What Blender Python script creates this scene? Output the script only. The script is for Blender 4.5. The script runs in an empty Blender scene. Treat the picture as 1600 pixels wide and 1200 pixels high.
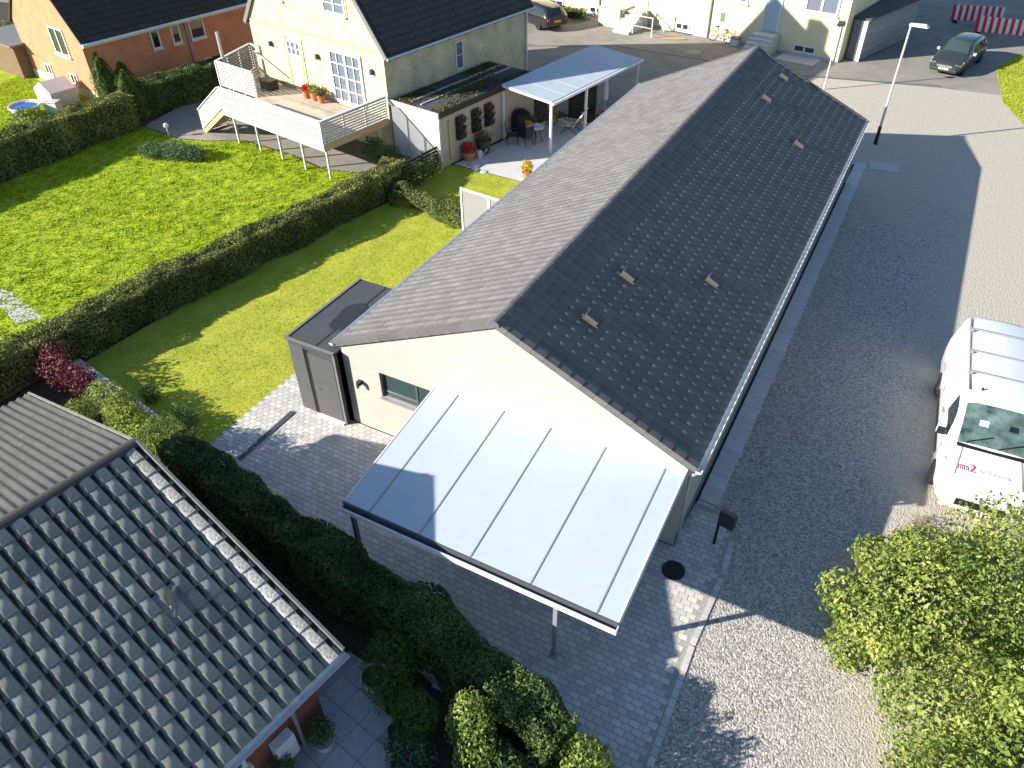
import bpy, math, random
import numpy as np
from mathutils import Matrix, Vector

R = math.radians
random.seed(7)
rng = np.random.default_rng(11)
scene = bpy.context.scene
COL = scene.collection

# ------------------------------------------------------------------ camera
CAM = (6.86124, -11.66353, 14.49864)
YAW, PITCH, ROLL, FPX = -0.503746, 0.696117, -0.013673, 1196.973
fw = Vector((math.sin(YAW) * math.cos(PITCH), math.cos(YAW) * math.cos(PITCH), -math.sin(PITCH)))
r0 = Vector((math.cos(YAW), -math.sin(YAW), 0))
u0 = r0.cross(fw)
rr = r0 * math.cos(ROLL) + u0 * math.sin(ROLL)
uu = -r0 * math.sin(ROLL) + u0 * math.cos(ROLL)
cd = bpy.data.cameras.new('camera')
cd.sensor_width = 36.0
cd.lens = 36.0 * FPX / 1600.0
cd.clip_end = 600
cam = bpy.data.objects.new('camera', cd)
COL.objects.link(cam)
cam.matrix_world = Matrix(((rr.x, uu.x, -fw.x, CAM[0]), (rr.y, uu.y, -fw.y, CAM[1]), (rr.z, uu.z, -fw.z, CAM[2]), (0, 0, 0, 1)))
scene.camera = cam

# ------------------------------------------------------------------ light
SUN_TO = Vector((-1.78, -1.55, 1.0)).normalized()
world = bpy.data.worlds.new('World')
scene.world = world
world.use_nodes = True
wn = world.node_tree
bg = wn.nodes['Background']
sky = wn.nodes.new('ShaderNodeTexSky')
sky.sky_type = 'NISHITA'
sky.sun_disc = False
sky.sun_elevation = math.asin(SUN_TO.z)
sky.sun_rotation = math.atan2(SUN_TO.x, SUN_TO.y)
sky.air_density = 1.0
sky.dust_density = 0.3
sky.ozone_density = 3.0
wn.links.new(sky.outputs[0], bg.inputs[0])
bg.inputs[1].default_value = 0.085
sd = bpy.data.lights.new('sun', 'SUN')
sd.energy = 5.0
sd.angle = R(0.53)
sd.color = (1.0, 0.93, 0.82)
sun = bpy.data.objects.new('sun', sd)
COL.objects.link(sun)
sun.rotation_euler = SUN_TO.to_track_quat('Z', 'Y').to_euler()
sun.location = (-20, -20, 30)
scene.view_settings.view_transform = 'Standard'
scene.view_settings.look = 'None'
scene.view_settings.gamma = 1.0
scene.view_settings.use_curve_mapping = False
scene.view_settings.exposure = 1.3

# ------------------------------------------------------------------ materials
MATS = {}


def mat(name, col, rough=0.8, var=0.25, scale=6.0, bump=0.0, bscale=60.0, spec=0.3, metal=0.0, rnd=0.0, col2=None, coat=0.0,
        transl=0.0, detail=6.0, stain=None, stretch=None):
    """A plain physical material: two tones of noise, optional per-piece random tone and fine bump."""
    m = bpy.data.materials.new(name)
    m.use_nodes = True
    nt = m.node_tree
    N, L = nt.nodes, nt.links
    p = N['Principled BSDF']
    p.inputs['Roughness'].default_value = rough
    p.inputs['Metallic'].default_value = metal
    p.inputs['Specular IOR Level'].default_value = spec
    if coat:
        p.inputs['Coat Weight'].default_value = coat
        p.inputs['Coat Roughness'].default_value = 0.05
    tc = N.new('ShaderNodeTexCoord')
    nz = N.new('ShaderNodeTexNoise')
    nz.inputs['Scale'].default_value = scale
    nz.inputs['Detail'].default_value = detail
    nz.inputs['Roughness'].default_value = 0.65
    L.new(tc.outputs['Object'], nz.inputs['Vector'])
    ramp = N.new('ShaderNodeValToRGB')
    a = [c * (1 - var) for c in col]
    b = [min(1, c * (1 + var)) for c in (col2 or col)]
    ramp.color_ramp.elements[0].position = 0.3
    ramp.color_ramp.elements[0].color = (*a, 1)
    ramp.color_ramp.elements[1].position = 0.7
    ramp.color_ramp.elements[1].color = (*b, 1)
    L.new(nz.outputs['Fac'], ramp.inputs[0])
    out = ramp.outputs[0]
    if stain:
        sc_, sw, scol = stain
        n2 = N.new('ShaderNodeTexNoise')
        n2.inputs['Scale'].default_value = sc_
        n2.inputs['Detail'].default_value = 5
        if stretch:
            mp = N.new('ShaderNodeMapping')
            mp.inputs['Rotation'].default_value = (0, 0, R(14))
            mp.inputs['Scale'].default_value = (stretch[0], stretch[1], 1)
            L.new(tc.outputs['Object'], mp.inputs['Vector'])
            L.new(mp.outputs[0], n2.inputs['Vector'])
        else:
            L.new(tc.outputs['Object'], n2.inputs['Vector'])
        r2 = N.new('ShaderNodeValToRGB')
        r2.color_ramp.elements[0].position = 0.45
        r2.color_ramp.elements[1].position = 0.75
        r2.color_ramp.elements[0].color = (0, 0, 0, 1)
        r2.color_ramp.elements[1].color = (sw, sw, sw, 1)
        L.new(n2.outputs['Fac'], r2.inputs[0])
        mx = N.new('ShaderNodeMix')
        mx.data_type = 'RGBA'
        L.new(r2.outputs[0], mx.inputs['Factor'])
        L.new(out, mx.inputs['A'])
        mx.inputs['B'].default_value = (*scol, 1)
        out = mx.outputs['Result']
    if rnd:
        oi = N.new('ShaderNodeObjectInfo')
        ge = N.new('ShaderNodeNewGeometry')
        ad = N.new('ShaderNodeMath')
        ad.operation = 'ADD'
        L.new(oi.outputs['Random'], ad.inputs[0])
        L.new(ge.outputs['Random Per Island'], ad.inputs[1])
        fr = N.new('ShaderNodeMath')
        fr.operation = 'FRACT'
        L.new(ad.outputs[0], fr.inputs[0])
        mr = N.new('ShaderNodeMapRange')
        mr.inputs['To Min'].default_value = 1 - rnd
        mr.inputs['To Max'].default_value = 1 + rnd
        L.new(fr.outputs[0], mr.inputs['Value'])
        hs = N.new('ShaderNodeHueSaturation')
        L.new(out, hs.inputs['Color'])
        L.new(mr.outputs[0], hs.inputs['Value'])
        out = hs.outputs[0]
    L.new(out, p.inputs['Base Color'])
    if bump:
        nb = N.new('ShaderNodeTexNoise')
        nb.inputs['Scale'].default_value = bscale
        nb.inputs['Detail'].default_value = 3
        L.new(tc.outputs['Object'], nb.inputs['Vector'])
        bp = N.new('ShaderNodeBump')
        bp.inputs['Strength'].default_value = bump
        bp.inputs['Distance'].default_value = 0.03
        L.new(nb.outputs['Fac'], bp.inputs['Height'])
        L.new(bp.outputs[0], p.inputs['Normal'])
    if transl:
        tr = N.new('ShaderNodeBsdfTranslucent')
        L.new(out, tr.inputs[0])
        ms = N.new('ShaderNodeMixShader')
        ms.inputs[0].default_value = transl
        L.new(p.outputs[0], ms.inputs[1])
        L.new(tr.outputs[0], ms.inputs[2])
        L.new(ms.outputs[0], N['Material Output'].inputs[0])
    MATS[name] = m
    return m


def leafmat(name, c1, c2, c3=None, rough=0.6, transl=0.25):
    """Foliage: every leaf takes its own tone between two or three greens."""
    m = bpy.data.materials.new(name)
    m.use_nodes = True
    nt = m.node_tree
    N, L = nt.nodes, nt.links
    p = N['Principled BSDF']
    p.inputs['Roughness'].default_value = rough
    p.inputs['Specular IOR Level'].default_value = 0.25
    ge = N.new('ShaderNodeNewGeometry')
    tc = N.new('ShaderNodeTexCoord')
    nz = N.new('ShaderNodeTexNoise')
    nz.inputs['Scale'].default_value = 1.1
    nz.inputs['Detail'].default_value = 3
    L.new(tc.outputs['Object'], nz.inputs['Vector'])
    ad = N.new('ShaderNodeMath')
    ad.operation = 'MULTIPLY_ADD'
    L.new(ge.outputs['Random Per Island'], ad.inputs[0])
    ad.inputs[1].default_value = 0.55
    sb = N.new('ShaderNodeMath')
    sb.operation = 'MULTIPLY_ADD'
    L.new(nz.outputs['Fac'], sb.inputs[0])
    sb.inputs[1].default_value = 1.3
    sb.inputs[2].default_value = -0.42
    L.new(sb.outputs[0], ad.inputs[2])
    ramp = N.new('ShaderNodeValToRGB')
    ramp.color_ramp.elements[0].color = (*c1, 1)
    ramp.color_ramp.elements[0].position = 0.1
    ramp.color_ramp.elements[1].color = (*c2, 1)
    ramp.color_ramp.elements[1].position = 0.7
    if c3:
        e = ramp.color_ramp.elements.new(0.95)
        e.color = (*c3, 1)
    L.new(ad.outputs[0], ramp.inputs[0])
    L.new(ramp.outputs[0], p.inputs['Base Color'])
    tr = N.new('ShaderNodeBsdfTranslucent')
    L.new(ramp.outputs[0], tr.inputs[0])
    ms = N.new('ShaderNodeMixShader')
    ms.inputs[0].default_value = transl
    L.new(p.outputs[0], ms.inputs[1])
    L.new(tr.outputs[0], ms.inputs[2])
    L.new(ms.outputs[0], N['Material Output'].inputs[0])
    return m


def brickmat(name, c1, c2, mortar, bw=0.24, bh=0.075, rough=0.85, msize=0.008, spread=0.5):
    """Brickwork laid in world-sized courses on every upright face (coordinates from the object)."""
    m = bpy.data.materials.new(name)
    m.use_nodes = True
    nt = m.node_tree
    N, L = nt.nodes, nt.links
    p = N['Principled BSDF']
    p.inputs['Roughness'].default_value = rough
    p.inputs['Specular IOR Level'].default_value = 0.2
    tc = N.new('ShaderNodeTexCoord')
    sp = N.new('ShaderNodeSeparateXYZ')
    L.new(tc.outputs['Object'], sp.inputs[0])
    ad = N.new('ShaderNodeMath')
    L.new(sp.outputs[0], ad.inputs[0])
    L.new(sp.outputs[1], ad.inputs[1])
    cb = N.new('ShaderNodeCombineXYZ')
    L.new(ad.outputs[0], cb.inputs[0])
    L.new(sp.outputs[2], cb.inputs[1])
    br = N.new('ShaderNodeTexBrick')
    br.inputs['Scale'].default_value = 1.0
    br.inputs['Brick Width'].default_value = bw
    br.inputs['Row Height'].default_value = bh
    br.inputs['Mortar Size'].default_value = msize
    br.inputs['Color1'].default_value = (*c1, 1)
    br.inputs['Color2'].default_value = (*c2, 1)
    br.inputs['Mortar'].default_value = (*mortar, 1)
    L.new(cb.outputs[0], br.inputs['Vector'])
    nz = N.new('ShaderNodeTexNoise')
    nz.inputs['Scale'].default_value = 1.3
    nz.inputs['Detail'].default_value = 8
    L.new(tc.outputs['Object'], nz.inputs['Vector'])
    mr = N.new('ShaderNodeMapRange')
    mr.inputs['From Min'].default_value = 0.3
    mr.inputs['From Max'].default_value = 0.7
    mr.inputs['To Min'].default_value = 1 - spread * 0.3
    mr.inputs['To Max'].default_value = 1 + spread * 0.25
    L.new(nz.outputs['Fac'], mr.inputs['Value'])
    hs = N.new('ShaderNodeHueSaturation')
    L.new(br.outputs['Color'], hs.inputs['Color'])
    L.new(mr.outputs[0], hs.inputs['Value'])
    L.new(hs.outputs[0], p.inputs['Base Color'])
    bp = N.new('ShaderNodeBump')
    bp.inputs['Strength'].default_value = 0.4
    bp.inputs['Distance'].default_value = 0.01
    bp.invert = True
    L.new(br.outputs['Fac'], bp.inputs['Height'])
    L.new(bp.outputs[0], p.inputs['Normal'])
    return m


def gravelmat(name, ca, cb_, tan, scale=26.0, tanw=0.5, tscale=0.12, bump=0.9):
    m = bpy.data.materials.new(name)
    m.use_nodes = True
    nt = m.node_tree
    N, L = nt.nodes, nt.links
    p = N['Principled BSDF']
    p.inputs['Roughness'].default_value = 0.9
    p.inputs['Specular IOR Level'].default_value = 0.15
    tc = N.new('ShaderNodeTexCoord')
    vo = N.new('ShaderNodeTexVoronoi')
    vo.inputs['Scale'].default_value = scale
    L.new(tc.outputs['Object'], vo.inputs['Vector'])
    sep = N.new('ShaderNodeSeparateColor')
    L.new(vo.outputs['Color'], sep.inputs[0])
    ramp = N.new('ShaderNodeValToRGB')
    ramp.color_ramp.elements[0].color = (*ca, 1)
    ramp.color_ramp.elements[1].color = (*cb_, 1)
    ramp.color_ramp.elements[0].position = 0.1
    ramp.color_ramp.elements[1].position = 0.95
    L.new(sep.outputs[0], ramp.inputs[0])
    nz = N.new('ShaderNodeTexNoise')
    nz.inputs['Scale'].default_value = tscale
    nz.inputs['Detail'].default_value = 7
    nz.inputs['Roughness'].default_value = 0.6
    L.new(tc.outputs['Object'], nz.inputs['Vector'])
    r2 = N.new('ShaderNodeValToRGB')
    r2.color_ramp.elements[0].position = 0.38
    r2.color_ramp.elements[1].position = 0.66
    r2.color_ramp.elements[0].color = (0, 0, 0, 1)
    r2.color_ramp.elements[1].color = (tanw, tanw, tanw, 1)
    L.new(nz.outputs['Fac'], r2.inputs[0])
    mx = N.new('ShaderNodeMix')
    mx.data_type = 'RGBA'
    L.new(r2.outputs[0], mx.inputs['Factor'])
    L.new(ramp.outputs[0], mx.inputs['A'])
    mx.inputs['B'].default_value = (*tan, 1)
    L.new(mx.outputs['Result'], p.inputs['Base Color'])
    bp = N.new('ShaderNodeBump')
    bp.inputs['Strength'].default_value = bump
    bp.inputs['Distance'].default_value = 0.03
    bp.invert = True
    L.new(vo.outputs['Distance'], bp.inputs['Height'])
    L.new(bp.outputs[0], p.inputs['Normal'])
    return m


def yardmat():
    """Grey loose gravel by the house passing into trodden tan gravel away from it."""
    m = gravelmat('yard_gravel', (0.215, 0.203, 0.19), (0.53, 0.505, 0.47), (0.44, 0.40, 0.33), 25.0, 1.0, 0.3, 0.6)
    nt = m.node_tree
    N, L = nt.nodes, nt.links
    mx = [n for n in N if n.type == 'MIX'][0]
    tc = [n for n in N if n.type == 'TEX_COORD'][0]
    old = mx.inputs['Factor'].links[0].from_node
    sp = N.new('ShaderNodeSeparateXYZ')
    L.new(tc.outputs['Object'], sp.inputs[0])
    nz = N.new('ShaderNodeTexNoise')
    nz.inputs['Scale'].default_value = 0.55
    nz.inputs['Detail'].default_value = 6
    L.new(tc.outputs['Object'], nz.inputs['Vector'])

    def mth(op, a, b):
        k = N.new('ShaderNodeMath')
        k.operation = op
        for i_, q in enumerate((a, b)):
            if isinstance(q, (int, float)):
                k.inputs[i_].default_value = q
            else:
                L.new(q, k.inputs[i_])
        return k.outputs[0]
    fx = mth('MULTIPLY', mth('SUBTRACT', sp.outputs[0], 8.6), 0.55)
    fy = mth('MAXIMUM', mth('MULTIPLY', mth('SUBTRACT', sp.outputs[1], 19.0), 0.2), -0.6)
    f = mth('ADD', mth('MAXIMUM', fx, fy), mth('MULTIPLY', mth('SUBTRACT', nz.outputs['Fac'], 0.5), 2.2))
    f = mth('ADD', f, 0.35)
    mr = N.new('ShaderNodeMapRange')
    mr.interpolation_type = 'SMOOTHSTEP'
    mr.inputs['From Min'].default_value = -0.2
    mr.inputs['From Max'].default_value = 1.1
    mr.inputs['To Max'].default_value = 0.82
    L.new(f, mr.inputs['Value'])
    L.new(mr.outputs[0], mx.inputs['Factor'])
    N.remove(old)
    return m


def glassmat(name, col, rough=0.04, spec=0.6):
    m = bpy.data.materials.new(name)
    m.use_nodes = True
    p = m.node_tree.nodes['Principled BSDF']
    p.inputs['Base Color'].default_value = (*col, 1)
    p.inputs['Roughness'].default_value = rough
    p.inputs['Specular IOR Level'].default_value = spec
    p.inputs['Coat Weight'].default_value = 0.5
    p.inputs['Coat Roughness'].default_value = 0.02
    return m


M_whitebrick = brickmat('white_brick', (0.435, 0.402, 0.36), (0.405, 0.374, 0.335), (0.375, 0.347, 0.31), msize=0.006, spread=0.15)
M_rooftile = mat('black_roof_tile', (0.118, 0.118, 0.121), 0.65, 0.12, 3, rnd=0.12, spec=0.15)
M_concretetile = mat('grey_concrete_tile', (0.235, 0.232, 0.218), 0.9, 0.28, 7, bump=0.35, bscale=90, rnd=0.2, spec=0.05,
                     stain=(5.0, 0.4, (0.3, 0.29, 0.2)))
M_lichentile = mat('lichen_tile', (0.30, 0.30, 0.27), 0.9, 0.45, 22, bump=0.4, bscale=70, rnd=0.25, spec=0.1, col2=(0.42, 0.41, 0.38))
M_eternit = mat('fibre_cement', (0.070, 0.071, 0.071), 0.9, 0.16, 2.5, bump=0.25, bscale=50, spec=0.1, stain=(3.5, 0.5, (0.045, 0.045, 0.042)))
M_lichen = mat('lichen_patch', (0.2, 0.2, 0.18), 0.95, 0.3, 30, bump=0.5, bscale=80)
M_paver = mat('grey_paver', (0.52, 0.505, 0.485), 0.9, 0.10, 25, bump=0.2, bscale=140, rnd=0.15, spec=0.15)
M_joint = mat('joint_sand', (0.33, 0.32, 0.30), 0.95, 0.25, 20)
M_slab = mat('patio_slab', (0.42, 0.42, 0.42), 0.85, 0.15, 5, bump=0.15, bscale=70, rnd=0.07, spec=0.2)
M_walk = mat('walk_slab', (0.5, 0.5, 0.5), 0.85, 0.12, 5, bump=0.15, bscale=70, rnd=0.06, spec=0.2)
M_concrete = mat('pale_concrete', (0.46, 0.45, 0.43), 0.85, 0.15, 4, bump=0.2, bscale=60)
M_terrace = mat('terrace_concrete', (0.50, 0.50, 0.49), 0.8, 0.06, 2, bump=0.08, bscale=60)
M_asphalt = mat('old_asphalt', (0.235, 0.22, 0.195), 0.9, 0.16, 1.2, bump=0.25, bscale=120, spec=0.15, stain=(0.35, 0.6, (0.34, 0.31, 0.265)), detail=9)
M_tar = mat('tar_seam', (0.11, 0.105, 0.1), 0.85, 0.2, 3)
M_gravel = gravelmat('grey_gravel', (0.15, 0.142, 0.135), (0.46, 0.44, 0.415), (0.36, 0.33, 0.285), 24.0, 0.35, 0.35)
M_dirt = gravelmat('tan_gravel', (0.30, 0.275, 0.235), (0.52, 0.485, 0.42), (0.43, 0.385, 0.31), 14.0, 0.75, 0.22, 0.5)
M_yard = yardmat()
M_earth = mat('garden_soil', (0.055, 0.042, 0.03), 0.95, 0.35, 4, bump=0.8, bscale=25)
M_grassbase = mat('lawn_base', (0.25, 0.34, 0.010), 0.95, 0.25, 1.6, bump=0.3, bscale=30, col2=(0.36, 0.42, 0.016), stain=(2.8, 0.7, (0.10, 0.19, 0.008)))
M_mown = mat('mown_base', (0.27, 0.33, 0.022), 0.95, 0.14, 1.1, bump=0.12, bscale=40, col2=(0.36, 0.37, 0.04), stain=(3.0, 0.55, (0.40, 0.39, 0.06)), stretch=(1.0, 0.22))
M_blade = leafmat('grass_blade', (0.17, 0.29, 0.006), (0.37, 0.48, 0.012), (0.50, 0.56, 0.04), transl=0.4)
M_mownblade = leafmat('mown_blade', (0.24, 0.32, 0.016), (0.34, 0.40, 0.03), (0.48, 0.46, 0.07), transl=0.3)
M_hedge = leafmat('hedge_leaf', (0.07, 0.10, 0.03), (0.22, 0.24, 0.065), (0.44, 0.40, 0.14))
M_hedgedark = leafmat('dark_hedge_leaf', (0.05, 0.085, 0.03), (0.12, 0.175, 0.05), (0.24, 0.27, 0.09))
M_bush = leafmat('bush_leaf', (0.08, 0.14, 0.03), (0.32, 0.39, 0.09), (0.58, 0.56, 0.18), transl=0.38)
M_olive = leafmat('olive_leaf', (0.07, 0.10, 0.03), (0.16, 0.19, 0.055), (0.26, 0.24, 0.09))
M_conifer = leafmat('conifer_needle', (0.045, 0.08, 0.02), (0.12, 0.19, 0.03), (0.22, 0.28, 0.05))
M_juniper = leafmat('juniper_needle', (0.05, 0.10, 0.05), (0.12, 0.19, 0.09), (0.2, 0.27, 0.12))
M_limeleaf = leafmat('lime_leaf', (0.10, 0.16, 0.02), (0.24, 0.30, 0.035), (0.36, 0.36, 0.05))
M_redleaf = leafmat('red_leaf', (0.07, 0.02, 0.025), (0.24, 0.06, 0.08), (0.36, 0.17, 0.17))
M_dryleaf = leafmat('dry_stalk', (0.16, 0.13, 0.05), (0.30, 0.27, 0.11), (0.30, 0.36, 0.10))
M_yellowflower = leafmat('yellow_flower', (0.35, 0.22, 0.02), (0.7, 0.5, 0.03), (0.75, 0.6, 0.08))
M_redflower = leafmat('red_flower', (0.3, 0.02, 0.02), (0.6, 0.05, 0.05), (0.7, 0.3, 0.3))
M_sedum = leafmat('sedum_leaf', (0.05, 0.07, 0.015), (0.13, 0.12, 0.03), (0.22, 0.15, 0.04))
M_hedgecore = mat('hedge_twigs', (0.05, 0.055, 0.026), 0.95, 0.4, 12)
M_bark = mat('bark', (0.10, 0.075, 0.055), 0.9, 0.3, 15, bump=0.5, bscale=40)
M_opal = mat('opal_panel', (0.47, 0.535, 0.59), 0.3, 0.03, 1.2, spec=0.5, transl=0.1, stain=(2.2, 0.25, (0.43, 0.475, 0.51)))
M_alum = mat('dark_aluminium', (0.075, 0.082, 0.092), 0.45, 0.08, 4, spec=0.5)
M_whitealu = mat('white_aluminium', (0.64, 0.65, 0.66), 0.4, 0.03, 4, spec=0.4)
M_steelgrey = mat('grey_steel', (0.30, 0.32, 0.34), 0.45, 0.1, 6, spec=0.5, metal=0.3)
M_zinc = mat('zinc', (0.40, 0.42, 0.45), 0.4, 0.12, 8, spec=0.5, metal=0.5)
M_galv = mat('galvanised', (0.55, 0.56, 0.57), 0.45, 0.1, 9, spec=0.5, metal=0.25)
M_cladding = mat('anthracite_cladding', (0.062, 0.066, 0.071), 0.55, 0.1, 5, spec=0.35)
M_claddoor = mat('anthracite_door', (0.085, 0.089, 0.094), 0.5, 0.08, 5, spec=0.35)
M_felt = mat('roof_felt', (0.062, 0.066, 0.075), 0.85, 0.15, 4, bump=0.3, bscale=150, stain=(1.2, 0.25, (0.085, 0.09, 0.1)))
M_wet = mat('wet_felt', (0.028, 0.03, 0.034), 0.3, 0.15, 9, spec=0.5)
M_black = mat('black_plastic', (0.012, 0.012, 0.013), 0.5, 0.2, 10, spec=0.4)
M_rubber = mat('rubber', (0.014, 0.014, 0.014), 0.8, 0.2, 20)
M_darkmetal = mat('dark_metal', (0.03, 0.032, 0.035), 0.45, 0.15, 10, spec=0.4)
M_glass = glassmat('window_glass', (0.02, 0.03, 0.032))
M_glassgreen = glassmat('green_glass', (0.035, 0.06, 0.058))
M_windscreen = mat('windscreen_glass', (0.035, 0.06, 0.058), 0.04, 0.4, 2.6, spec=0.6, coat=0.5, col2=(0.085, 0.13, 0.12), detail=3)  # lighter blotches painted into the glass colour suggest the cab interior
M_glassblue = glassmat('pale_window', (0.13, 0.16, 0.21))
M_yellowbrick = brickmat('yellow_brick', (0.60, 0.52, 0.33), (0.51, 0.435, 0.27), (0.54, 0.475, 0.34), spread=0.7)
M_greybrick = M_yellowbrick
M_band = mat('brick_band', (0.52, 0.40, 0.21), 0.9, 0.15, 12)
M_paleyellow = mat('cream_render', (0.62, 0.56, 0.36), 0.9, 0.06, 1.0, bump=0.1, bscale=60, stain=(0.5, 0.25, (0.55, 0.48, 0.31)))
M_orangebrick = brickmat('orange_brick', (0.60, 0.23, 0.12), (0.53, 0.195, 0.10), (0.52, 0.29, 0.18), spread=0.4)
M_redbrick = brickmat('red_brick', (0.25, 0.065, 0.04), (0.19, 0.048, 0.034), (0.2, 0.13, 0.1), spread=0.5)
M_brownwall = mat('brown_wall', (0.16, 0.11, 0.065), 0.9, 0.25, 5, bump=0.3, bscale=40)
M_slate = mat('dark_slate', (0.022, 0.025, 0.03), 0.6, 0.2, 14, rnd=0.2, spec=0.4, bump=0.3, bscale=40)
M_whitepaint = mat('white_paint', (0.62, 0.61, 0.595), 0.55, 0.04, 5)
M_slatwhite = mat('white_slat', (0.46, 0.45, 0.44), 0.7, 0.1, 9, rnd=0.12)
M_greypaint = mat('grey_paint', (0.42, 0.42, 0.41), 0.6, 0.06, 5)
M_timber = mat('new_timber', (0.50, 0.335, 0.17), 0.75, 0.18, 12, rnd=0.12)
M_deckwood = mat('deck_board', (0.43, 0.375, 0.30), 0.85, 0.2, 14, rnd=0.2, stain=(1.6, 0.5, (0.2, 0.17, 0.13)))
M_oldwood = mat('weathered_wood', (0.055, 0.047, 0.04), 0.9, 0.3, 14, rnd=0.25)
M_slatgrey = mat('grey_slat', (0.27, 0.265, 0.26), 0.8, 0.15, 12, rnd=0.12)
M_frosted = mat('frosted_panel', (0.23, 0.23, 0.235), 0.5, 0.03, 2)
M_terracotta = mat('terracotta', (0.46, 0.19, 0.09), 0.85, 0.2, 12)
M_greenplastic = mat('green_plastic', (0.055, 0.075, 0.035), 0.6, 0.1, 10)
M_orangeplastic = mat('orange_plastic', (0.52, 0.20, 0.02), 0.5, 0.1, 10)
M_cream = mat('cream_fabric', (0.66, 0.62, 0.54), 0.85, 0.08, 8)
M_bluewater = mat('blue_pool', (0.015, 0.09, 0.36), 0.15, 0.35, 12, spec=0.6)
M_vanwhite = mat('van_paint', (0.60, 0.615, 0.635), 0.3, 0.015, 1.5, spec=0.5, coat=0.6)
M_carpaint = mat('grey_car_paint', (0.024, 0.034, 0.034), 0.32, 0.05, 2, spec=0.4, coat=0.3)
M_blackpaint = mat('black_car_paint', (0.012, 0.013, 0.015), 0.25, 0.05, 2, spec=0.5, coat=0.8)
M_chrome = mat('chrome', (0.72, 0.73, 0.75), 0.2, 0.03, 8, metal=0.9)
M_lampglass = mat('headlamp_glass', (0.55, 0.58, 0.62), 0.1, 0.25, 20, spec=0.8, coat=0.6)
M_redpaint = mat('barrier_red', (0.55, 0.035, 0.05), 0.55, 0.08, 8)
M_barwhite = mat('barrier_white', (0.72, 0.66, 0.64), 0.55, 0.06, 8)
M_pink = mat('print_red', (0.60, 0.06, 0.16), 0.5, 0.03, 8)
M_printgrey = mat('print_grey', (0.42, 0.42, 0.43), 0.5, 0.03, 8)
M_plate = mat('number_plate', (0.72, 0.70, 0.66), 0.5, 0.05, 10)
M_plateyellow = mat('yellow_plate', (0.65, 0.48, 0.05), 0.5, 0.05, 10)
M_vent = mat('vent_hood', (0.075, 0.074, 0.07), 0.7, 0.15, 14)
M_lead = mat('lead_grey', (0.16, 0.16, 0.155), 0.7, 0.15, 8)
M_bluegrey = mat('pale_blue_paint', (0.36, 0.46, 0.52), 0.6, 0.06, 6)


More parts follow.
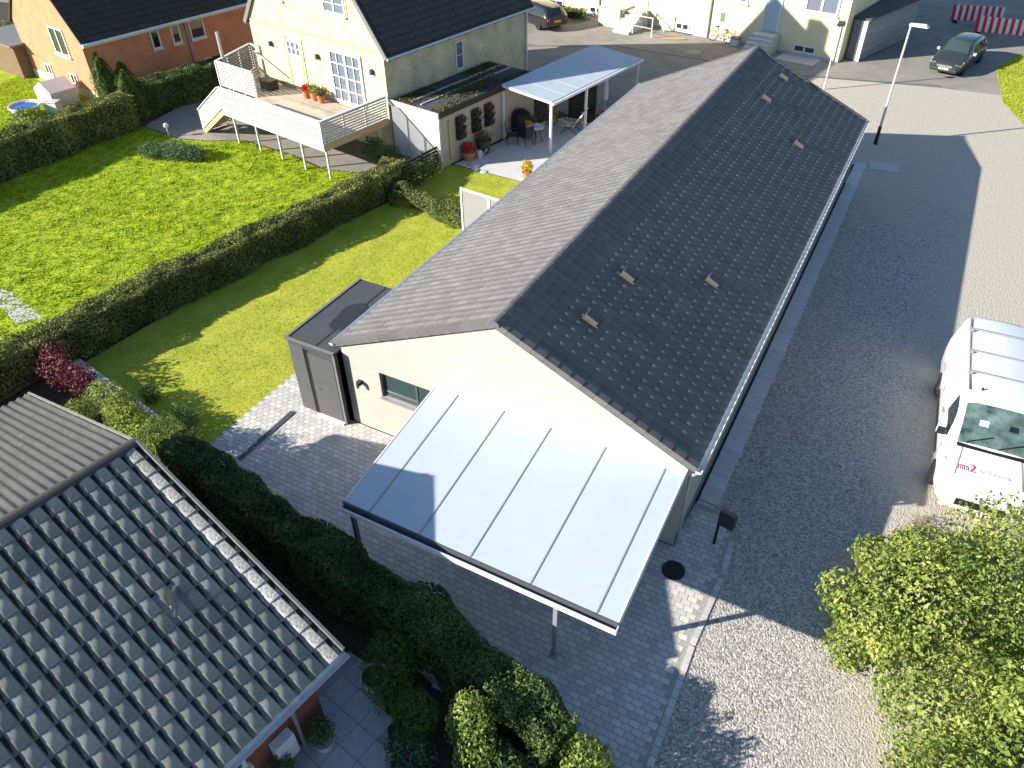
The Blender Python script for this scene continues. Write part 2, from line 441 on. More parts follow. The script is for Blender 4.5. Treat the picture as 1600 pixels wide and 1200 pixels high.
# ------------------------------------------------------------------ mesh helpers
class MB:
    def __init__(s):
        s.v, s.f = [], []

    def add(s, vs, fs):
        o = len(s.v)
        s.v += [tuple(map(float, v)) for v in vs]
        s.f += [tuple(i + o for i in f) for f in fs]
        return s

    def box(s, x0, x1, y0, y1, z0, z1, m=None):
        vs = [(x0, y0, z0), (x1, y0, z0), (x1, y1, z0), (x0, y1, z0), (x0, y0, z1), (x1, y0, z1), (x1, y1, z1), (x0, y1, z1)]
        if m is not None:
            vs = [tuple(m @ Vector(v)) for v in vs]
        return s.add(vs, [(3, 2, 1, 0), (4, 5, 6, 7), (0, 1, 5, 4), (1, 2, 6, 5), (2, 3, 7, 6), (3, 0, 4, 7)])

    def prism(s, poly, axis, a0, a1):
        """poly: 2D points, counter-clockwise seen from +axis; extruded a0..a1 along axis ('x','y','z')."""
        n = len(poly)

        def P(p, a):
            return (a, p[0], p[1]) if axis == 'x' else ((p[0], a, p[1]) if axis == 'y' else (p[0], p[1], a))
        vs = [P(p, a0) for p in poly] + [P(p, a1) for p in poly]
        fs = [tuple(range(n))[::-1], tuple(range(n, 2 * n))] + [(i, (i + 1) % n, n + (i + 1) % n, n + i) for i in range(n)]
        return s.add(vs, fs)

    def tube(s, p0, p1, r, r1=None, n=8, caps=True):
        p0, p1 = Vector(p0), Vector(p1)
        r1 = r if r1 is None else r1
        d = (p1 - p0).normalized()
        a = d.orthogonal().normalized()
        b = d.cross(a)
        vs = []
        for p, q in ((p0, r), (p1, r1)):
            vs += [tuple(p + (a * math.cos(2 * math.pi * i / n) + b * math.sin(2 * math.pi * i / n)) * q) for i in range(n)]
        fs = [(i, (i + 1) % n, n + (i + 1) % n, n + i) for i in range(n)]
        if caps:
            fs += [tuple(range(n))[::-1], tuple(range(n, 2 * n))]
        return s.add(vs, fs)

    def bar(s, p0, p1, w, h):
        """A square bar between two points."""
        p0, p1 = Vector(p0), Vector(p1)
        d = (p1 - p0).normalized()
        up = Vector((0, 0, 1)) if abs(d.z) < 0.95 else Vector((0, 1, 0))
        a = d.cross(up).normalized() * (w / 2)
        b = a.cross(d).normalized() * (h / 2)
        vs = [tuple(p + q) for p in (p0, p1) for q in (-a - b, a - b, a + b, -a + b)]
        return s.add(vs, [(0, 1, 2, 3)[::-1], (4, 5, 6, 7), (0, 1, 5, 4), (1, 2, 6, 5), (2, 3, 7, 6), (3, 0, 4, 7)])

    def lathe(s, prof, c=(0, 0, 0), n=14, axis='z'):
        vs = []
        for r_, z in prof:
            for i in range(n):
                t = 2 * math.pi * i / n
                p = (r_ * math.cos(t), r_ * math.sin(t), z)
                if axis == 'x':
                    p = (p[2], p[0], p[1])
                if axis == 'y':
                    p = (p[1], p[2], p[0])
                vs.append((p[0] + c[0], p[1] + c[1], p[2] + c[2]))
        fs = []
        for k in range(len(prof) - 1):
            fs += [(k * n + i, k * n + (i + 1) % n, (k + 1) * n + (i + 1) % n, (k + 1) * n + i) for i in range(n)]
        fs += [tuple(range(n))[::-1], tuple(range((len(prof) - 1) * n, len(prof) * n))]
        return s.add(vs, fs)

    def quad(s, a, b, c, d):
        return s.add([a, b, c, d], [(0, 1, 2, 3)])

    def mesh(s, name, m=None, smooth=False):
        me = bpy.data.meshes.new(name)
        me.from_pydata(s.v, [], s.f)
        if m:
            me.materials.append(m)
        if smooth:
            me.polygons.foreach_set('use_smooth', [True] * len(me.polygons))
        me.update()
        return me

    def build(s, name, m, parent=None, loc=None, rotz=None, smooth=False, bevel=0.0):
        o = bpy.data.objects.new(name, s.mesh(name, m, smooth))
        COL.objects.link(o)
        if parent:
            o.parent = parent
        if loc:
            o.location = loc
        if rotz:
            o.rotation_euler[2] = rotz
        if bevel:
            b = o.modifiers.new('edge', 'BEVEL')
            b.width = bevel
            b.segments = 2
            b.limit_method = 'ANGLE'
        return o


def npmesh(name, V, F, m, parent=None, smooth=False):
    """Fast mesh from numpy arrays; F is (n,3) or (n,4)."""
    me = bpy.data.meshes.new(name)
    V = np.asarray(V, np.float32)
    F = np.asarray(F, np.int32)
    k = F.shape[1]
    me.vertices.add(len(V))
    me.vertices.foreach_set('co', V.ravel())
    me.loops.add(F.size)
    me.loops.foreach_set('vertex_index', F.ravel())
    me.polygons.add(len(F))
    me.polygons.foreach_set('loop_start', np.arange(0, F.size, k, dtype=np.int32))
    if smooth is not None and not isinstance(smooth, np.ndarray):
        smooth = np.full(len(F), bool(smooth))
    me.polygons.foreach_set('use_smooth', smooth)
    me.materials.append(m)
    me.update(calc_edges=True)
    me.validate()
    o = bpy.data.objects.new(name, me)
    COL.objects.link(o)
    if parent:
        o.parent = parent
    return o


def tag(o, label=None, cat=None, group=None, kind=None):
    if label:
        o['label'] = label
    if cat:
        o['category'] = cat
    if group:
        o['group'] = group
    if kind:
        o['kind'] = kind
    return o


def thing(name, label, cat, loc=(0, 0, 0), rotz=0.0, group=None):
    o = bpy.data.objects.new(name, None)
    o.empty_display_size = 0.3
    COL.objects.link(o)
    o.location = loc
    o.rotation_euler = (0, 0, rotz)
    return tag(o, label, cat, group)


def structure(o):
    o['kind'] = 'structure'
    return o


def sheet(name, poly, z, m, thick=0.0):
    """Ground sheet from a polygon, counter-clockwise."""
    mb = MB()
    if thick:
        mb.prism(poly, 'z', z - thick, z)
    else:
        mb.add([(x, y, z) for x, y in poly], [tuple(range(len(poly)))])
    o = mb.build(name, m)
    return structure(o)


def copy_tree(o, parent=None):
    c = o.copy()
    COL.objects.link(c)
    if parent:
        c.parent = parent
    for ch in list(o.children):
        copy_tree(ch, c)
    return c


ANG = R(-10)
YH = (-14.3, 15.7)


def yl(u, v, z=0.0):
    return (YH[0] + u * math.cos(ANG) - v * math.sin(ANG), YH[1] + u * math.sin(ANG) + v * math.cos(ANG), z)


# ------------------------------------------------------------------ foliage helpers
def leaves(P, N, size, jitter=0.7, aspect=0.55):
    """One bent-diamond quad per point; P, N are (n,3)."""
    n = len(P)
    N = N + rng.normal(0, jitter, (n, 3))
    N /= np.linalg.norm(N, axis=1, keepdims=True) + 1e-9
    T = np.cross(N, rng.normal(0, 1, (n, 3)))
    T /= np.linalg.norm(T, axis=1, keepdims=True) + 1e-9
    B = np.cross(N, T)
    s = size * rng.uniform(0.6, 1.35, (n, 1))
    V = np.stack([P - T * s * 0.5, P + B * s * aspect * 0.5 + N * s * 0.08, P + T * s * 0.5, P - B * s * aspect * 0.5 + N * s * 0.08], 1).reshape(-1, 3)
    F = np.arange(4 * n).reshape(n, 4)
    return V, F


def lump(P, f=1.3, seed=0.0):
    return (np.sin(P[:, 0] * f * 2.1 + seed) * np.sin(P[:, 1] * f * 1.7 + seed * 2) + np.sin(P[:, 0] * f * 4.7 + P[:, 2] * 3 + seed)
            * np.sin(P[:, 1] * f * 4.1 + P[:, 2] * f * 4 + 1.3) * 0.6 + np.sin(P[:, 2] * f * 3.3 + P[:, 0] * 2.2) * 0.5)


def blob_points(n, blobs, shell=0.5):
    """Points in the outer part of ellipsoids [(cx,cy,cz,rx,ry,rz)], with outward normals; points inside another blob are dropped."""
    b = np.array(blobs, float)
    area = (b[:, 3] * b[:, 4] + b[:, 3] * b[:, 5] + b[:, 4] * b[:, 5])
    idx = rng.choice(len(b), n, p=area / area.sum())
    d = rng.normal(0, 1, (n, 3))
    d /= np.linalg.norm(d, axis=1, keepdims=True)
    rad = 1 - shell * rng.random((n, 1)) ** 1.8
    rad *= 1 + 0.11 * lump(d * 2.2 + b[idx, :1], 1.6)[:, None]
    P = b[idx, :3] + d * b[idx, 3:] * rad
    N = d / b[idx, 3:]
    N /= np.linalg.norm(N, axis=1, keepdims=True)
    keep = P[:, 2] > 0.03
    for k in range(len(b)):
        q = ((P - b[k, :3]) / b[k, 3:])
        inside = (q ** 2).sum(1) < 0.45
        keep &= ~(inside & (idx != k))
    return P[keep], N[keep]


def shrub(name, label, blobs, n, size, m, cat='shrub', loc=(0, 0, 0), stems=5, jitter=0.7, group=None, shell=0.5, aspect=0.55):
    t = thing(name, label, cat, loc, 0, group)
    P, N = blob_points(n, blobs, shell)
    V, F = leaves(P, N, size, jitter, aspect)
    npmesh('foliage', V, F, m, t)
    mb = MB()
    b = np.array(blobs, float)
    for k in range(len(b)):
        for j in range(max(2, stems // len(b))):
            a = random.uniform(0, 6.28)
            e = (b[k, 0] + math.cos(a) * b[k, 3] * 0.6, b[k, 1] + math.sin(a) * b[k, 4] * 0.6, b[k, 2] + b[k, 5] * 0.35)
            s0 = (b[k, 0] * 0.8 + random.uniform(-.1, .1), b[k, 1] * 0.8 + random.uniform(-.1, .1), 0)
            mid = tuple((s0[i] + e[i]) / 2 + random.uniform(-.08, .08) for i in range(3))
            r_ = 0.012 + 0.012 * b[k, 5]
            mb.tube(s0, mid, r_, r_ * 0.7, 5, False).tube(mid, e, r_ * 0.7, r_ * 0.3, 5, False)
    mb.build('branches', M_bark, t)['kind'] = 'stuff'
    return t


def hedge(name, label, path, w, h, n, size, m, seed=0.0, cat='hedge', rough=0.12, core=True, taper=0.9, topm=None):
    """A clipped hedge along a polyline: leaves on a lumpy box shell round a core of twigs."""
    p0 = path[0]
    t = thing(name, label, cat, (p0[0], p0[1], 0))
    pts = np.array(path, float)[:, :2] - np.array(p0[:2])
    seg = np.diff(pts, axis=0)
    ln = np.linalg.norm(seg, axis=1)
    cum = np.concatenate([[0], np.cumsum(ln)])
    tot = cum[-1]

    def at(s_):
        k = np.clip(np.searchsorted(cum, s_, side='right') - 1, 0, len(ln) - 1)
        f = ((s_ - cum[k]) / ln[k])[:, None]
        d = seg[k] / ln[k][:, None]
        return pts[k] + seg[k] * f, np.stack([-d[:, 1], d[:, 0]], 1), d
    per = np.array([h, w, h])
    nn = int(n)
    side = rng.choice(3, nn, p=per / per.sum())
    s_ = rng.uniform(0, tot, nn)
    C, Nn, D = at(s_)
    a = rng.random(nn)
    depth = rng.random(nn) ** 2 * 0.18
    off = np.where(side == 0, w / 2 - depth, np.where(side == 2, -w / 2 + depth, (a - 0.5) * w))
    z = np.where(side == 1, h - depth, a * h * 0.98 + 0.02)
    off = off * (1 - (1 - taper) * (z / h))
    # rounded shoulders
    sh = np.clip((z - h * 0.85) / (h * 0.15), 0, 1)
    off = off * (1 - 0.12 * sh ** 2)
    P = np.stack([C[:, 0] + Nn[:, 0] * off, C[:, 1] + Nn[:, 1] * off, z], 1)
    L = lump(P + seed, 1.1, seed)
    nr = np.where((side == 1)[:, None], np.array([0, 0, 1.0]), np.concatenate([Nn * np.where(side == 0, 1, -1)[:, None], np.zeros((nn, 1))], 1))
    P = P + nr * (L * rough)[:, None]
    # end caps
    ne = int(nn * w / (2 * tot + w) * 1.0)
    e = rng.random(ne) < 0.5
    Ce, Ne, De = at(np.where(e, 0.0, tot - 1e-6))
    oe = (rng.random(ne) - 0.5) * w
    ze = rng.random(ne) * h
    Pe = np.stack([Ce[:, 0] + Ne[:, 0] * oe, Ce[:, 1] + Ne[:, 1] * oe, ze], 1)
    nre = np.concatenate([De * np.where(e, -1, 1)[:, None], np.zeros((ne, 1))], 1)
    Pe = Pe + nre * (0.06 + 0.12 * rng.random((ne, 1)))
    P = np.concatenate([P, Pe])
    nr = np.concatenate([nr, nre])
    P[:, 2] = np.maximum(P[:, 2], 0.02)
    V, F = leaves(P, nr, size, 0.8)
    npmesh('foliage', V, F, m, t)
    if core:
        k = max(2, int(tot / 0.5))
        ss = np.linspace(0.1, tot - 0.1, k)
        C, Nn, D = at(ss)
        wi = w / 2 - 0.2
        mb = MB()
        for i in range(k):
            hh = h - 0.2 + 0.05 * math.sin(i * 1.7)
            vs = [(C[i, 0] + Nn[i, 0] * o, C[i, 1] + Nn[i, 1] * o, zz) for o, zz in ((-wi, 0), (-wi * taper, hh), (wi * taper, hh), (wi, 0))]
            mb.v += vs
            if i:
                b0 = (i - 1) * 4
                mb.f += [(b0, b0 + 1, b0 + 5, b0 + 4), (b0 + 1, b0 + 2, b0 + 6, b0 + 5), (b0 + 2, b0 + 3, b0 + 7, b0 + 6)]
        mb.f += [(0, 1, 2, 3), tuple((k - 1) * 4 + j for j in (3, 2, 1, 0))]
        mb.build('twigs', M_hedgecore, t)
    return t


def in_poly(P, poly):
    x, y = P[:, 0], P[:, 1]
    r_ = np.zeros(len(P), bool)
    j = len(poly) - 1
    for i in range(len(poly)):
        xi, yi = poly[i]
        xj, yj = poly[j]
        c = ((yi > y) != (yj > y)) & (x < (xj - xi) * (y - yi) / (yj - yi + 1e-12) + xi)
        r_ ^= c
        j = i
    return r_


def grass(name, poly, n, h, m, z0=0.0, clump=0.0, wid=0.02):
    """Upright blades over a polygon, one triangle each."""
    pl = np.array(poly)
    lo, hi = pl.min(0), pl.max(0)
    P = rng.uniform(lo, hi, (int(n), 2))
    P = P[in_poly(P, poly)]
    k = len(P)
    hh = h * rng.uniform(0.5, 1.3, k)
    if clump:
        c = np.sin(P[:, 0] * 5.1 + np.sin(P[:, 1] * 3.3) * 2) * np.sin(P[:, 1] * 4.3 + np.sin(P[:, 0] * 2.7) * 2)
        hh *= 1 + clump * np.clip(c, -0.6, 1)
    a = rng.uniform(0, 2 * np.pi, k)
    dx, dy = np.cos(a) * wid * 0.5, np.sin(a) * wid * 0.5
    ln = rng.normal(0, 0.85, (k, 2)) * hh[:, None]
    V = np.zeros((k, 3, 3))
    V[:, 0] = np.stack([P[:, 0] - dx, P[:, 1] - dy, np.full(k, z0)], 1)
    V[:, 1] = np.stack([P[:, 0] + dx, P[:, 1] + dy, np.full(k, z0)], 1)
    V[:, 2] = np.stack([P[:, 0] + ln[:, 0], P[:, 1] + ln[:, 1], z0 + hh], 1)
    o = npmesh(name, V.reshape(-1, 3), np.arange(3 * k).reshape(k, 3), m)
    o['kind'] = 'stuff'
    return o


# ------------------------------------------------------------------ GROUND
sheet('ground', [(-150, -120), (150, -120), (150, 180), (-150, 180)], -0.024, M_earth)
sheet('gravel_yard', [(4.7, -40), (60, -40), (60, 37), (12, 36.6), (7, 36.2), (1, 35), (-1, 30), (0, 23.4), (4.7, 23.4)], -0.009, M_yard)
sheet('road', [(-70, 24), (-24, 28), (-12.2, 25.4), (-9, 23.5), (-4.9, 22.6), (-0.2, 23.0), (-1.0, 30), (1, 35), (7, 36.2), (12, 36.6), (60, 37), (60, 90), (-70, 90)],
      -0.006, M_asphalt)
NEAR_LAWN = [(-13.7, -1.75), (-7.56, -2.62), (-7.56, 3.3), (-4.86, 3.3), (-4.86, 11.1), (-7.8, 11.2), (-11.5, 12.0), (-13.2, 4.6)]
FAR_LAWN = [(-46, -12), (-14.9, -12), (-14.2, -3), (-13.2, 4.6), (-12.1, 10.5), (-13.0, 13.3), (-14.2, 13.2), (-16.0, 12.75), (-18.3, 13.3), (-21.6, 13.6), (-23.2, 12.7), (-24.6, 12.3),
            (-27.4, 12.6), (-28.2, 5.0), (-46, 3.0)]
SMALL_LAWN = [(-12.9, 12.6), (-11.5, 12.1), (-7.8, 11.25), (-4.86, 11.15), (-4.86, 15.5), (-7.6, 15.66), (-11.1, 15.85), (-11.6, 15.7)]
RED_LAWN = [(-60, 0), (-28.2, 5), (-27.4, 12.6), (-31, 13.8), (-39, 15.2), (-60, 18)]
structure(sheet('lawn', NEAR_LAWN, 0.0, M_mown))
sheet('rough_lawn', FAR_LAWN, 0.0, M_grassbase)
sheet('garden_lawn', SMALL_LAWN, 0.0, M_mown)
sheet('side_lawn', RED_LAWN, -0.002, M_grassbase)
sheet('verge_lawn', [(10.2, 35.2), (12.5, 29), (40, 30), (40, 48), (10.6, 44.5), (9.6, 41)], -0.001, M_mown)
sheet('side_path', [(-27.4, 12.7), (-24.6, 12.4), (-23.2, 12.8), (-21.6, 13.7), (-18.3, 13.4), (-16, 12.85), (-14.2, 13.3), (-13.0, 13.4), (-11.7, 15.75), (-14.2, 15.8),
                    (-24, 17.6), (-24, 27), (-30, 27)], -0.002, M_asphalt)
sheet('terrace', [(-11.15, 15.9), (-7.6, 15.7), (-4.86, 15.55), (-4.86, 22.5), (-9, 23.4), (-9.9, 22.2)], 0.004, M_terrace)
tag(grass('mown_grass', NEAR_LAWN, 45000, 0.022, M_mownblade, wid=0.028))
tag(grass('rough_grass', [q for q in FAR_LAWN if True], 230000, 0.055, M_blade, clump=0.9, wid=0.055))
tag(grass('garden_grass', SMALL_LAWN, 9000, 0.022, M_mownblade, wid=0.03))
tag(grass('side_grass', [(-40, 4), (-28.2, 5), (-27.4, 12.6), (-31, 13.6), (-40, 15)], 40000, 0.06, M_blade, wid=0.06))
tag(grass('verge_grass', [(10.2, 35.2), (12.5, 29), (20, 30), (20, 47), (10.6, 44.5), (9.6, 41)], 26000, 0.06, M_mownblade, wid=0.07))

# loose stones on the gravel near the camera
k = 42000
GP = np.stack([5.3 + 4.0 * rng.random(k) ** 1.25, rng.uniform(-6.5, 14, k)], 1)
sz = rng.uniform(0.007, 0.022, k)
base = np.array([[1, 0, 0], [-.5, .87, 0], [-.5, -.87, 0], [.2, .1, .9]])
ca, sa = np.cos(rng.uniform(0, 6.28, k)), np.sin(rng.uniform(0, 6.28, k))
V = np.zeros((k, 4, 3))
for j in range(4):
    bx = base[j] * rng.uniform(0.7, 1.2, (k, 1))
    V[:, j, 0] = GP[:, 0] + (bx[:, 0] * ca - bx[:, 1] * sa) * sz
    V[:, j, 1] = GP[:, 1] + (bx[:, 0] * sa + bx[:, 1] * ca) * sz
    V[:, j, 2] = -0.012 + bx[:, 2] * sz * 0.9
F = (np.arange(k)[:, None, None] * 4 + np.array([[0, 1, 3], [1, 2, 3], [2, 0, 3]])).reshape(-1, 3)
M_stone = mat('loose_stone', (0.42, 0.40, 0.375), 0.9, 0.1, 30, rnd=0.55, spec=0.15)
npmesh('gravel', V.reshape(-1, 3), F, M_stone)['kind'] = 'stuff'

# tar seams of the road
mb = MB()
seam = [(-20, 33.2), (-15.9, 33.2), (-11.5, 35.4), (-6, 35.2), (-1.2, 34.6), (1.2, 35.15), (4.6, 35.9), (7.2, 36.5)]
for a, b in zip(seam[:-1], seam[1:]):
    d = Vector((b[0] - a[0], b[1] - a[1], 0)).normalized()
    q = Vector((-d.y, d.x, 0)) * 0.09
    mb.quad((a[0] - q.x, a[1] - q.y, -0.002), (b[0] - q.x, b[1] - q.y, -0.002), (b[0] + q.x, b[1] + q.y, -0.002), (a[0] + q.x, a[1] + q.y, -0.002))
structure(mb.build('road_seam', M_tar))

# block paving round the gable: each block near the camera is an object of its own
paving = sheet('paving', [(-7.56, -2.62), (-6.2, -3.4), (5.6, -6.6), (6.02, -5.2), (5.9, -2.2), (5.96, -0.2), (5.86, 0.9), (5.6, 1.5), (4.7, 1.6), (4.64, 0.05), (-4.66, 0.05), (-6.25, -0.1),
                          (-6.3, 3.3), (-7.56, 3.3)], 0.005, M_joint)
PV = np.array([(-7.52, -2.6), (-6.2, -3.4), (5.6, -6.6), (6.0, -5.2), (5.88, -2.2), (5.94, -0.2), (5.84, 0.9), (5.55, 1.45), (4.72, 1.5), (4.66, 0.03), (-4.68, 0.03), (-6.3, -0.12),
               (-6.32, 3.2), (-7.52, 3.2)])
bw, bh, bz = 0.21, 0.14, 0.022
pm = MB().add([(-.098, -.063, 0), (.098, -.063, 0), (.098, .063, 0), (-.098, .063, 0), (-.095, -.060, bz), (.095, -.060, bz), (.095, .060, bz), (-.095, .060, bz)],
              [(4, 5, 6, 7), (0, 1, 5, 4), (1, 2, 6, 5), (2, 3, 7, 6), (3, 0, 4, 7)])
pmesh = pm.mesh('paver', M_paver)
cells = []
for j in range(int(10 / bh)):
    for i in range(int(14 / bw)):
        cells.append((-7.6 + i * bw + (j % 2) * bw / 2, -6.6 + j * bh))
cells = np.array(cells)
cells = cells[in_poly(cells, PV)]
cells = cells[~((cells[:, 1] < 0.9) & (cells[:, 0] > np.interp(cells[:, 1], [-6.6, -5.2, -2.2, -0.2, 0.9], [5.6, 6.0, 5.9, 5.95, 5.86]) - 0.21))]
# those that show: in the open strip this side of the canopy, right of the hedge
open_ = (cells[:, 0] > 1.4) & (cells[:, 1] < -0.3) & (cells[:, 1] > -4.9) & ((cells[:, 0] > 4.75) | (cells[:, 1] < -2.9)) & (cells[:, 1] > -3.35 - (cells[:, 0] - 1.4) * 0.44)
dist = np.hypot(cells[:, 0] - CAM[0], cells[:, 1] - CAM[1]) + np.where(open_, 0, 100)
order = np.argsort(dist)
for q in order[:300]:
    o = bpy.data.objects.new('paver', pmesh)
    COL.objects.link(o)
    o.parent = paving
    o.location = (cells[q, 0], cells[q, 1], -0.0125 + random.uniform(-.0012, .0012))
    o.rotation_euler = (random.uniform(-.004, .004), random.uniform(-.004, .004), random.uniform(-.02, .02))
rest = cells[order[300:]]
tv = np.array(pm.v)
V = tv[None] + np.concatenate([rest, -0.0125 + rng.uniform(-.0012, .0012, (len(rest), 1))], 1)[:, None, :]
V[:, :, 2] += (tv[None, :, 0] * rng.normal(0, .003, (len(rest), 1)))
F = (np.arange(len(rest))[:, None, None] * 8 + np.array(pm.f)).reshape(-1, 4)
npmesh('paver_field', V.reshape(-1, 3), F, M_paver, paving)['kind'] = 'stuff'

# concrete path along the long side of the house
EDGE = [(5.6, -6.6), (6.0, -5.2), (5.9, -2.2), (5.95, -0.2), (5.86, 0.9)]
n_e = 0
for (xa, ya), (xb, yb) in zip(EDGE[:-1], EDGE[1:]):
    L_ = math.hypot(xb - xa, yb - ya)
    for i in range(int(L_ / 0.212)):
        f = (i + 0.5) * 0.212 / L_
        o = bpy.data.objects.new('edge_paver', pmesh)
        COL.objects.link(o)
        o.parent = paving
        o.location = (xa + (xb - xa) * f - 0.03, ya + (yb - ya) * f, -0.008)
        o.rotation_euler = (0, 0, math.atan2(yb - ya, xb - xa) + random.uniform(-.01, .01))
walk = structure(MB().box(4.74, 5.16, 1.6, 1.7, -0.02, 0.012).build('side_walk', M_concrete))
mbw = MB().box(-0.24, 0.24, -0.245, 0.245, -0.02, 0.016)
me_w = mbw.mesh('slab', M_walk)
for i in range(45):
    o = bpy.data.objects.new('slab', me_w)
    COL.objects.link(o)
    o.parent = walk
    o.location = (4.98, 2.0 + i * 0.5, random.uniform(-.003, .003))
sheet('dark_strip', [(4.64, 1.6), (4.745, 1.6), (4.745, 24), (4.64, 24)], -0.002, mat('black_strip', (0.03, 0.03, 0.032), 0.9, 0.4, 40))  # narrow black strip between the wall foot and the slabs
MB().box(-0.6, 0.6, -0.45, 0.45, 0, 0.02).build('concrete_cover', M_concrete, None, (5.95, 24.3, -0.01), R(8))
tag(bpy.data.objects['concrete_cover'], 'pale square concrete slab lying on the gravel by the foot of the tall street lamp', 'cover slab')


# ------------------------------------------------------------------ roofs made of tiles
def project(p):
    d = Vector(p) - Vector(CAM)
    z = d.dot(fw)
    return (800 + FPX * d.dot(rr) / z, 600 - FPX * d.dot(uu) / z, d.length) if z > 0 else (-9999, -9999, 999)


def tile_geom(w, l, prof, lip, tilt):
    """One roof tile: x across, y down the slope (from 0 to l), z out of the roof."""
    n = len(prof)
    vs = [(x, -0.04, z) for x, z in prof] + [(x, l, z + tilt) for x, z in prof] + [(x, l, z + tilt - lip) for x, z in prof]
    fs = [(i, i + 1, n + i + 1, n + i) for i in range(n - 1)] + [(n + i, n + i + 1, 2 * n + i + 1, 2 * n + i) for i in range(n - 1)]
    return np.array(vs, float), fs


def tile_slope(parent, M, ncol, nrow, w, l, geom, m, name, budget, x0=0.0, skip=None, smooth=True):
    """Lay a slope; the tiles that show largest are objects of their own, the rest one part."""
    vs, fs = geom
    W = parent.matrix_world if parent.parent is None else parent.parent.matrix_world @ parent.matrix_basis
    mb = MB().add(vs, fs)
    me = mb.mesh(name, m, False)
    if smooth:
        nq = len(fs) // 2
        me.polygons.foreach_set('use_smooth', [i < nq for i in range(len(fs))])
    cells = []
    for r_ in range(nrow):
        for c in range(ncol):
            if skip and skip(r_, c):
                continue
            q = M @ Vector((x0 + (c + 0.5) * w, r_ * l, 0))
            pq = project(W @ (M @ Vector((x0 + (c + 0.5) * w, (r_ + 0.5) * l, 0.02))))
            vis = -5 < pq[0] < 1605 and -5 < pq[1] < 1205
            cells.append((pq[2] + (0 if vis else 500), r_, c))
    cells.sort()
    for d, r_, c in cells[:budget]:
        o = bpy.data.objects.new(name, me)
        COL.objects.link(o)
        o.parent = parent
        o.matrix_basis = M @ Matrix.Translation((x0 + (c + 0.5) * w, r_ * l, random.uniform(-.002, .003))) @ Matrix.Rotation(random.gauss(0, 0.004), 4, 'Z')
    rest = cells[budget:]
    if rest:
        off = np.array([(x0 + (c + 0.5) * w, r_ * l, random.uniform(-.002, .003)) for d, r_, c in rest])
        V = vs[None] + off[:, None, :]
        Mn = np.array(M)
        V = V.reshape(-1, 3) @ Mn[:3, :3].T + Mn[:3, 3]
        F = (np.arange(len(rest))[:, None, None] * len(vs) + np.array(fs)[None]).reshape(-1, 4)
        sm = np.tile(np.arange(len(fs)) < len(fs) // 2, len(rest)) if smooth else False
        o = npmesh(name + '_field', V, F, m, parent, smooth=sm)
        o['kind'] = 'stuff'


def slope_matrix(origin, along, down):
    a, d = Vector(along).normalized(), Vector(down).normalized()
    n = a.cross(d)
    return Matrix(((a.x, d.x, n.x, origin[0]), (a.y, d.y, n.y, origin[1]), (a.z, d.z, n.z, origin[2]), (0, 0, 0, 1)))


def window(parent, u0, u1, z0, z1, plane, axis='y', frame=0.07, depth=0.06, mull=(), bars=(), fm=None, gm=None, out=-1, proud=0.03, sill=False, name='window'):
    """Window on an upright wall lying at y=plane (axis y) or x=plane (axis x); 'out' is the outward sign."""
    fm = fm or M_whitepaint
    gm = gm or M_glass
    a = plane + out * proud
    b = plane - out * 0.01

    def bx(mb, p0, p1, q0, q1, da=0.0):
        lo, hi = min(a - out * da, b), max(a - out * da, b)
        if axis == 'y':
            mb.box(p0, p1, lo, hi, q0, q1)
        else:
            mb.box(lo, hi, p0, p1, q0, q1)
    f = MB()
    bx(f, u0, u0 + frame, z0, z1)
    bx(f, u1 - frame, u1, z0, z1)
    bx(f, u0 + frame, u1 - frame, z0, z0 + frame)
    bx(f, u0 + frame, u1 - frame, z1 - frame, z1)
    for q in mull:
        bx(f, q - frame * 0.5, q + frame * 0.5, z0 + frame, z1 - frame, 0.002)
    for q in bars:
        bx(f, u0 + frame, u1 - frame, q - 0.018, q + 0.018, 0.004)
    fo = f.build(name, fm, parent)
    edges = [u0 + frame] + sorted(mull) + [u1 - frame]
    for e0, e1 in zip(edges[:-1], edges[1:]):
        g = MB()
        bx(g, e0 - 0.002, e1 + 0.002, z0 + frame - 0.002, z1 - frame + 0.002, proud * 0.7)
        g.build('pane', gm, fo)
    if sill:
        s_ = MB()
        if axis == 'y':
            s_.box(u0 - 0.06, u1 + 0.06, min(plane, plane + out * 0.12), max(plane, plane + out * 0.12), z0 - 0.07, z0 - 0.003)
        else:
            s_.box(min(plane, plane + out * 0.12), max(plane, plane + out * 0.12), u0 - 0.06, u1 + 0.06, z0 - 0.07, z0 - 0.003)
        s_.build('sill', fm, fo)
    return fo


# ------------------------------------------------------------------ MAIN HOUSE
HW, HL, HR, HE = 4.84, 22.02, 4.866, 2.666
KR = (HR - HE) / HW
house = thing('bungalow', 'long white brick bungalow with a black tiled gable roof in the middle of the picture', 'house')


def topz(x):
    return HR - 0.10 - abs(x) * KR


mb = MB()
G0, G1 = 0.08, 0.38


def gp(poly):
    mb.prism(poly, 'y', G0, G1)


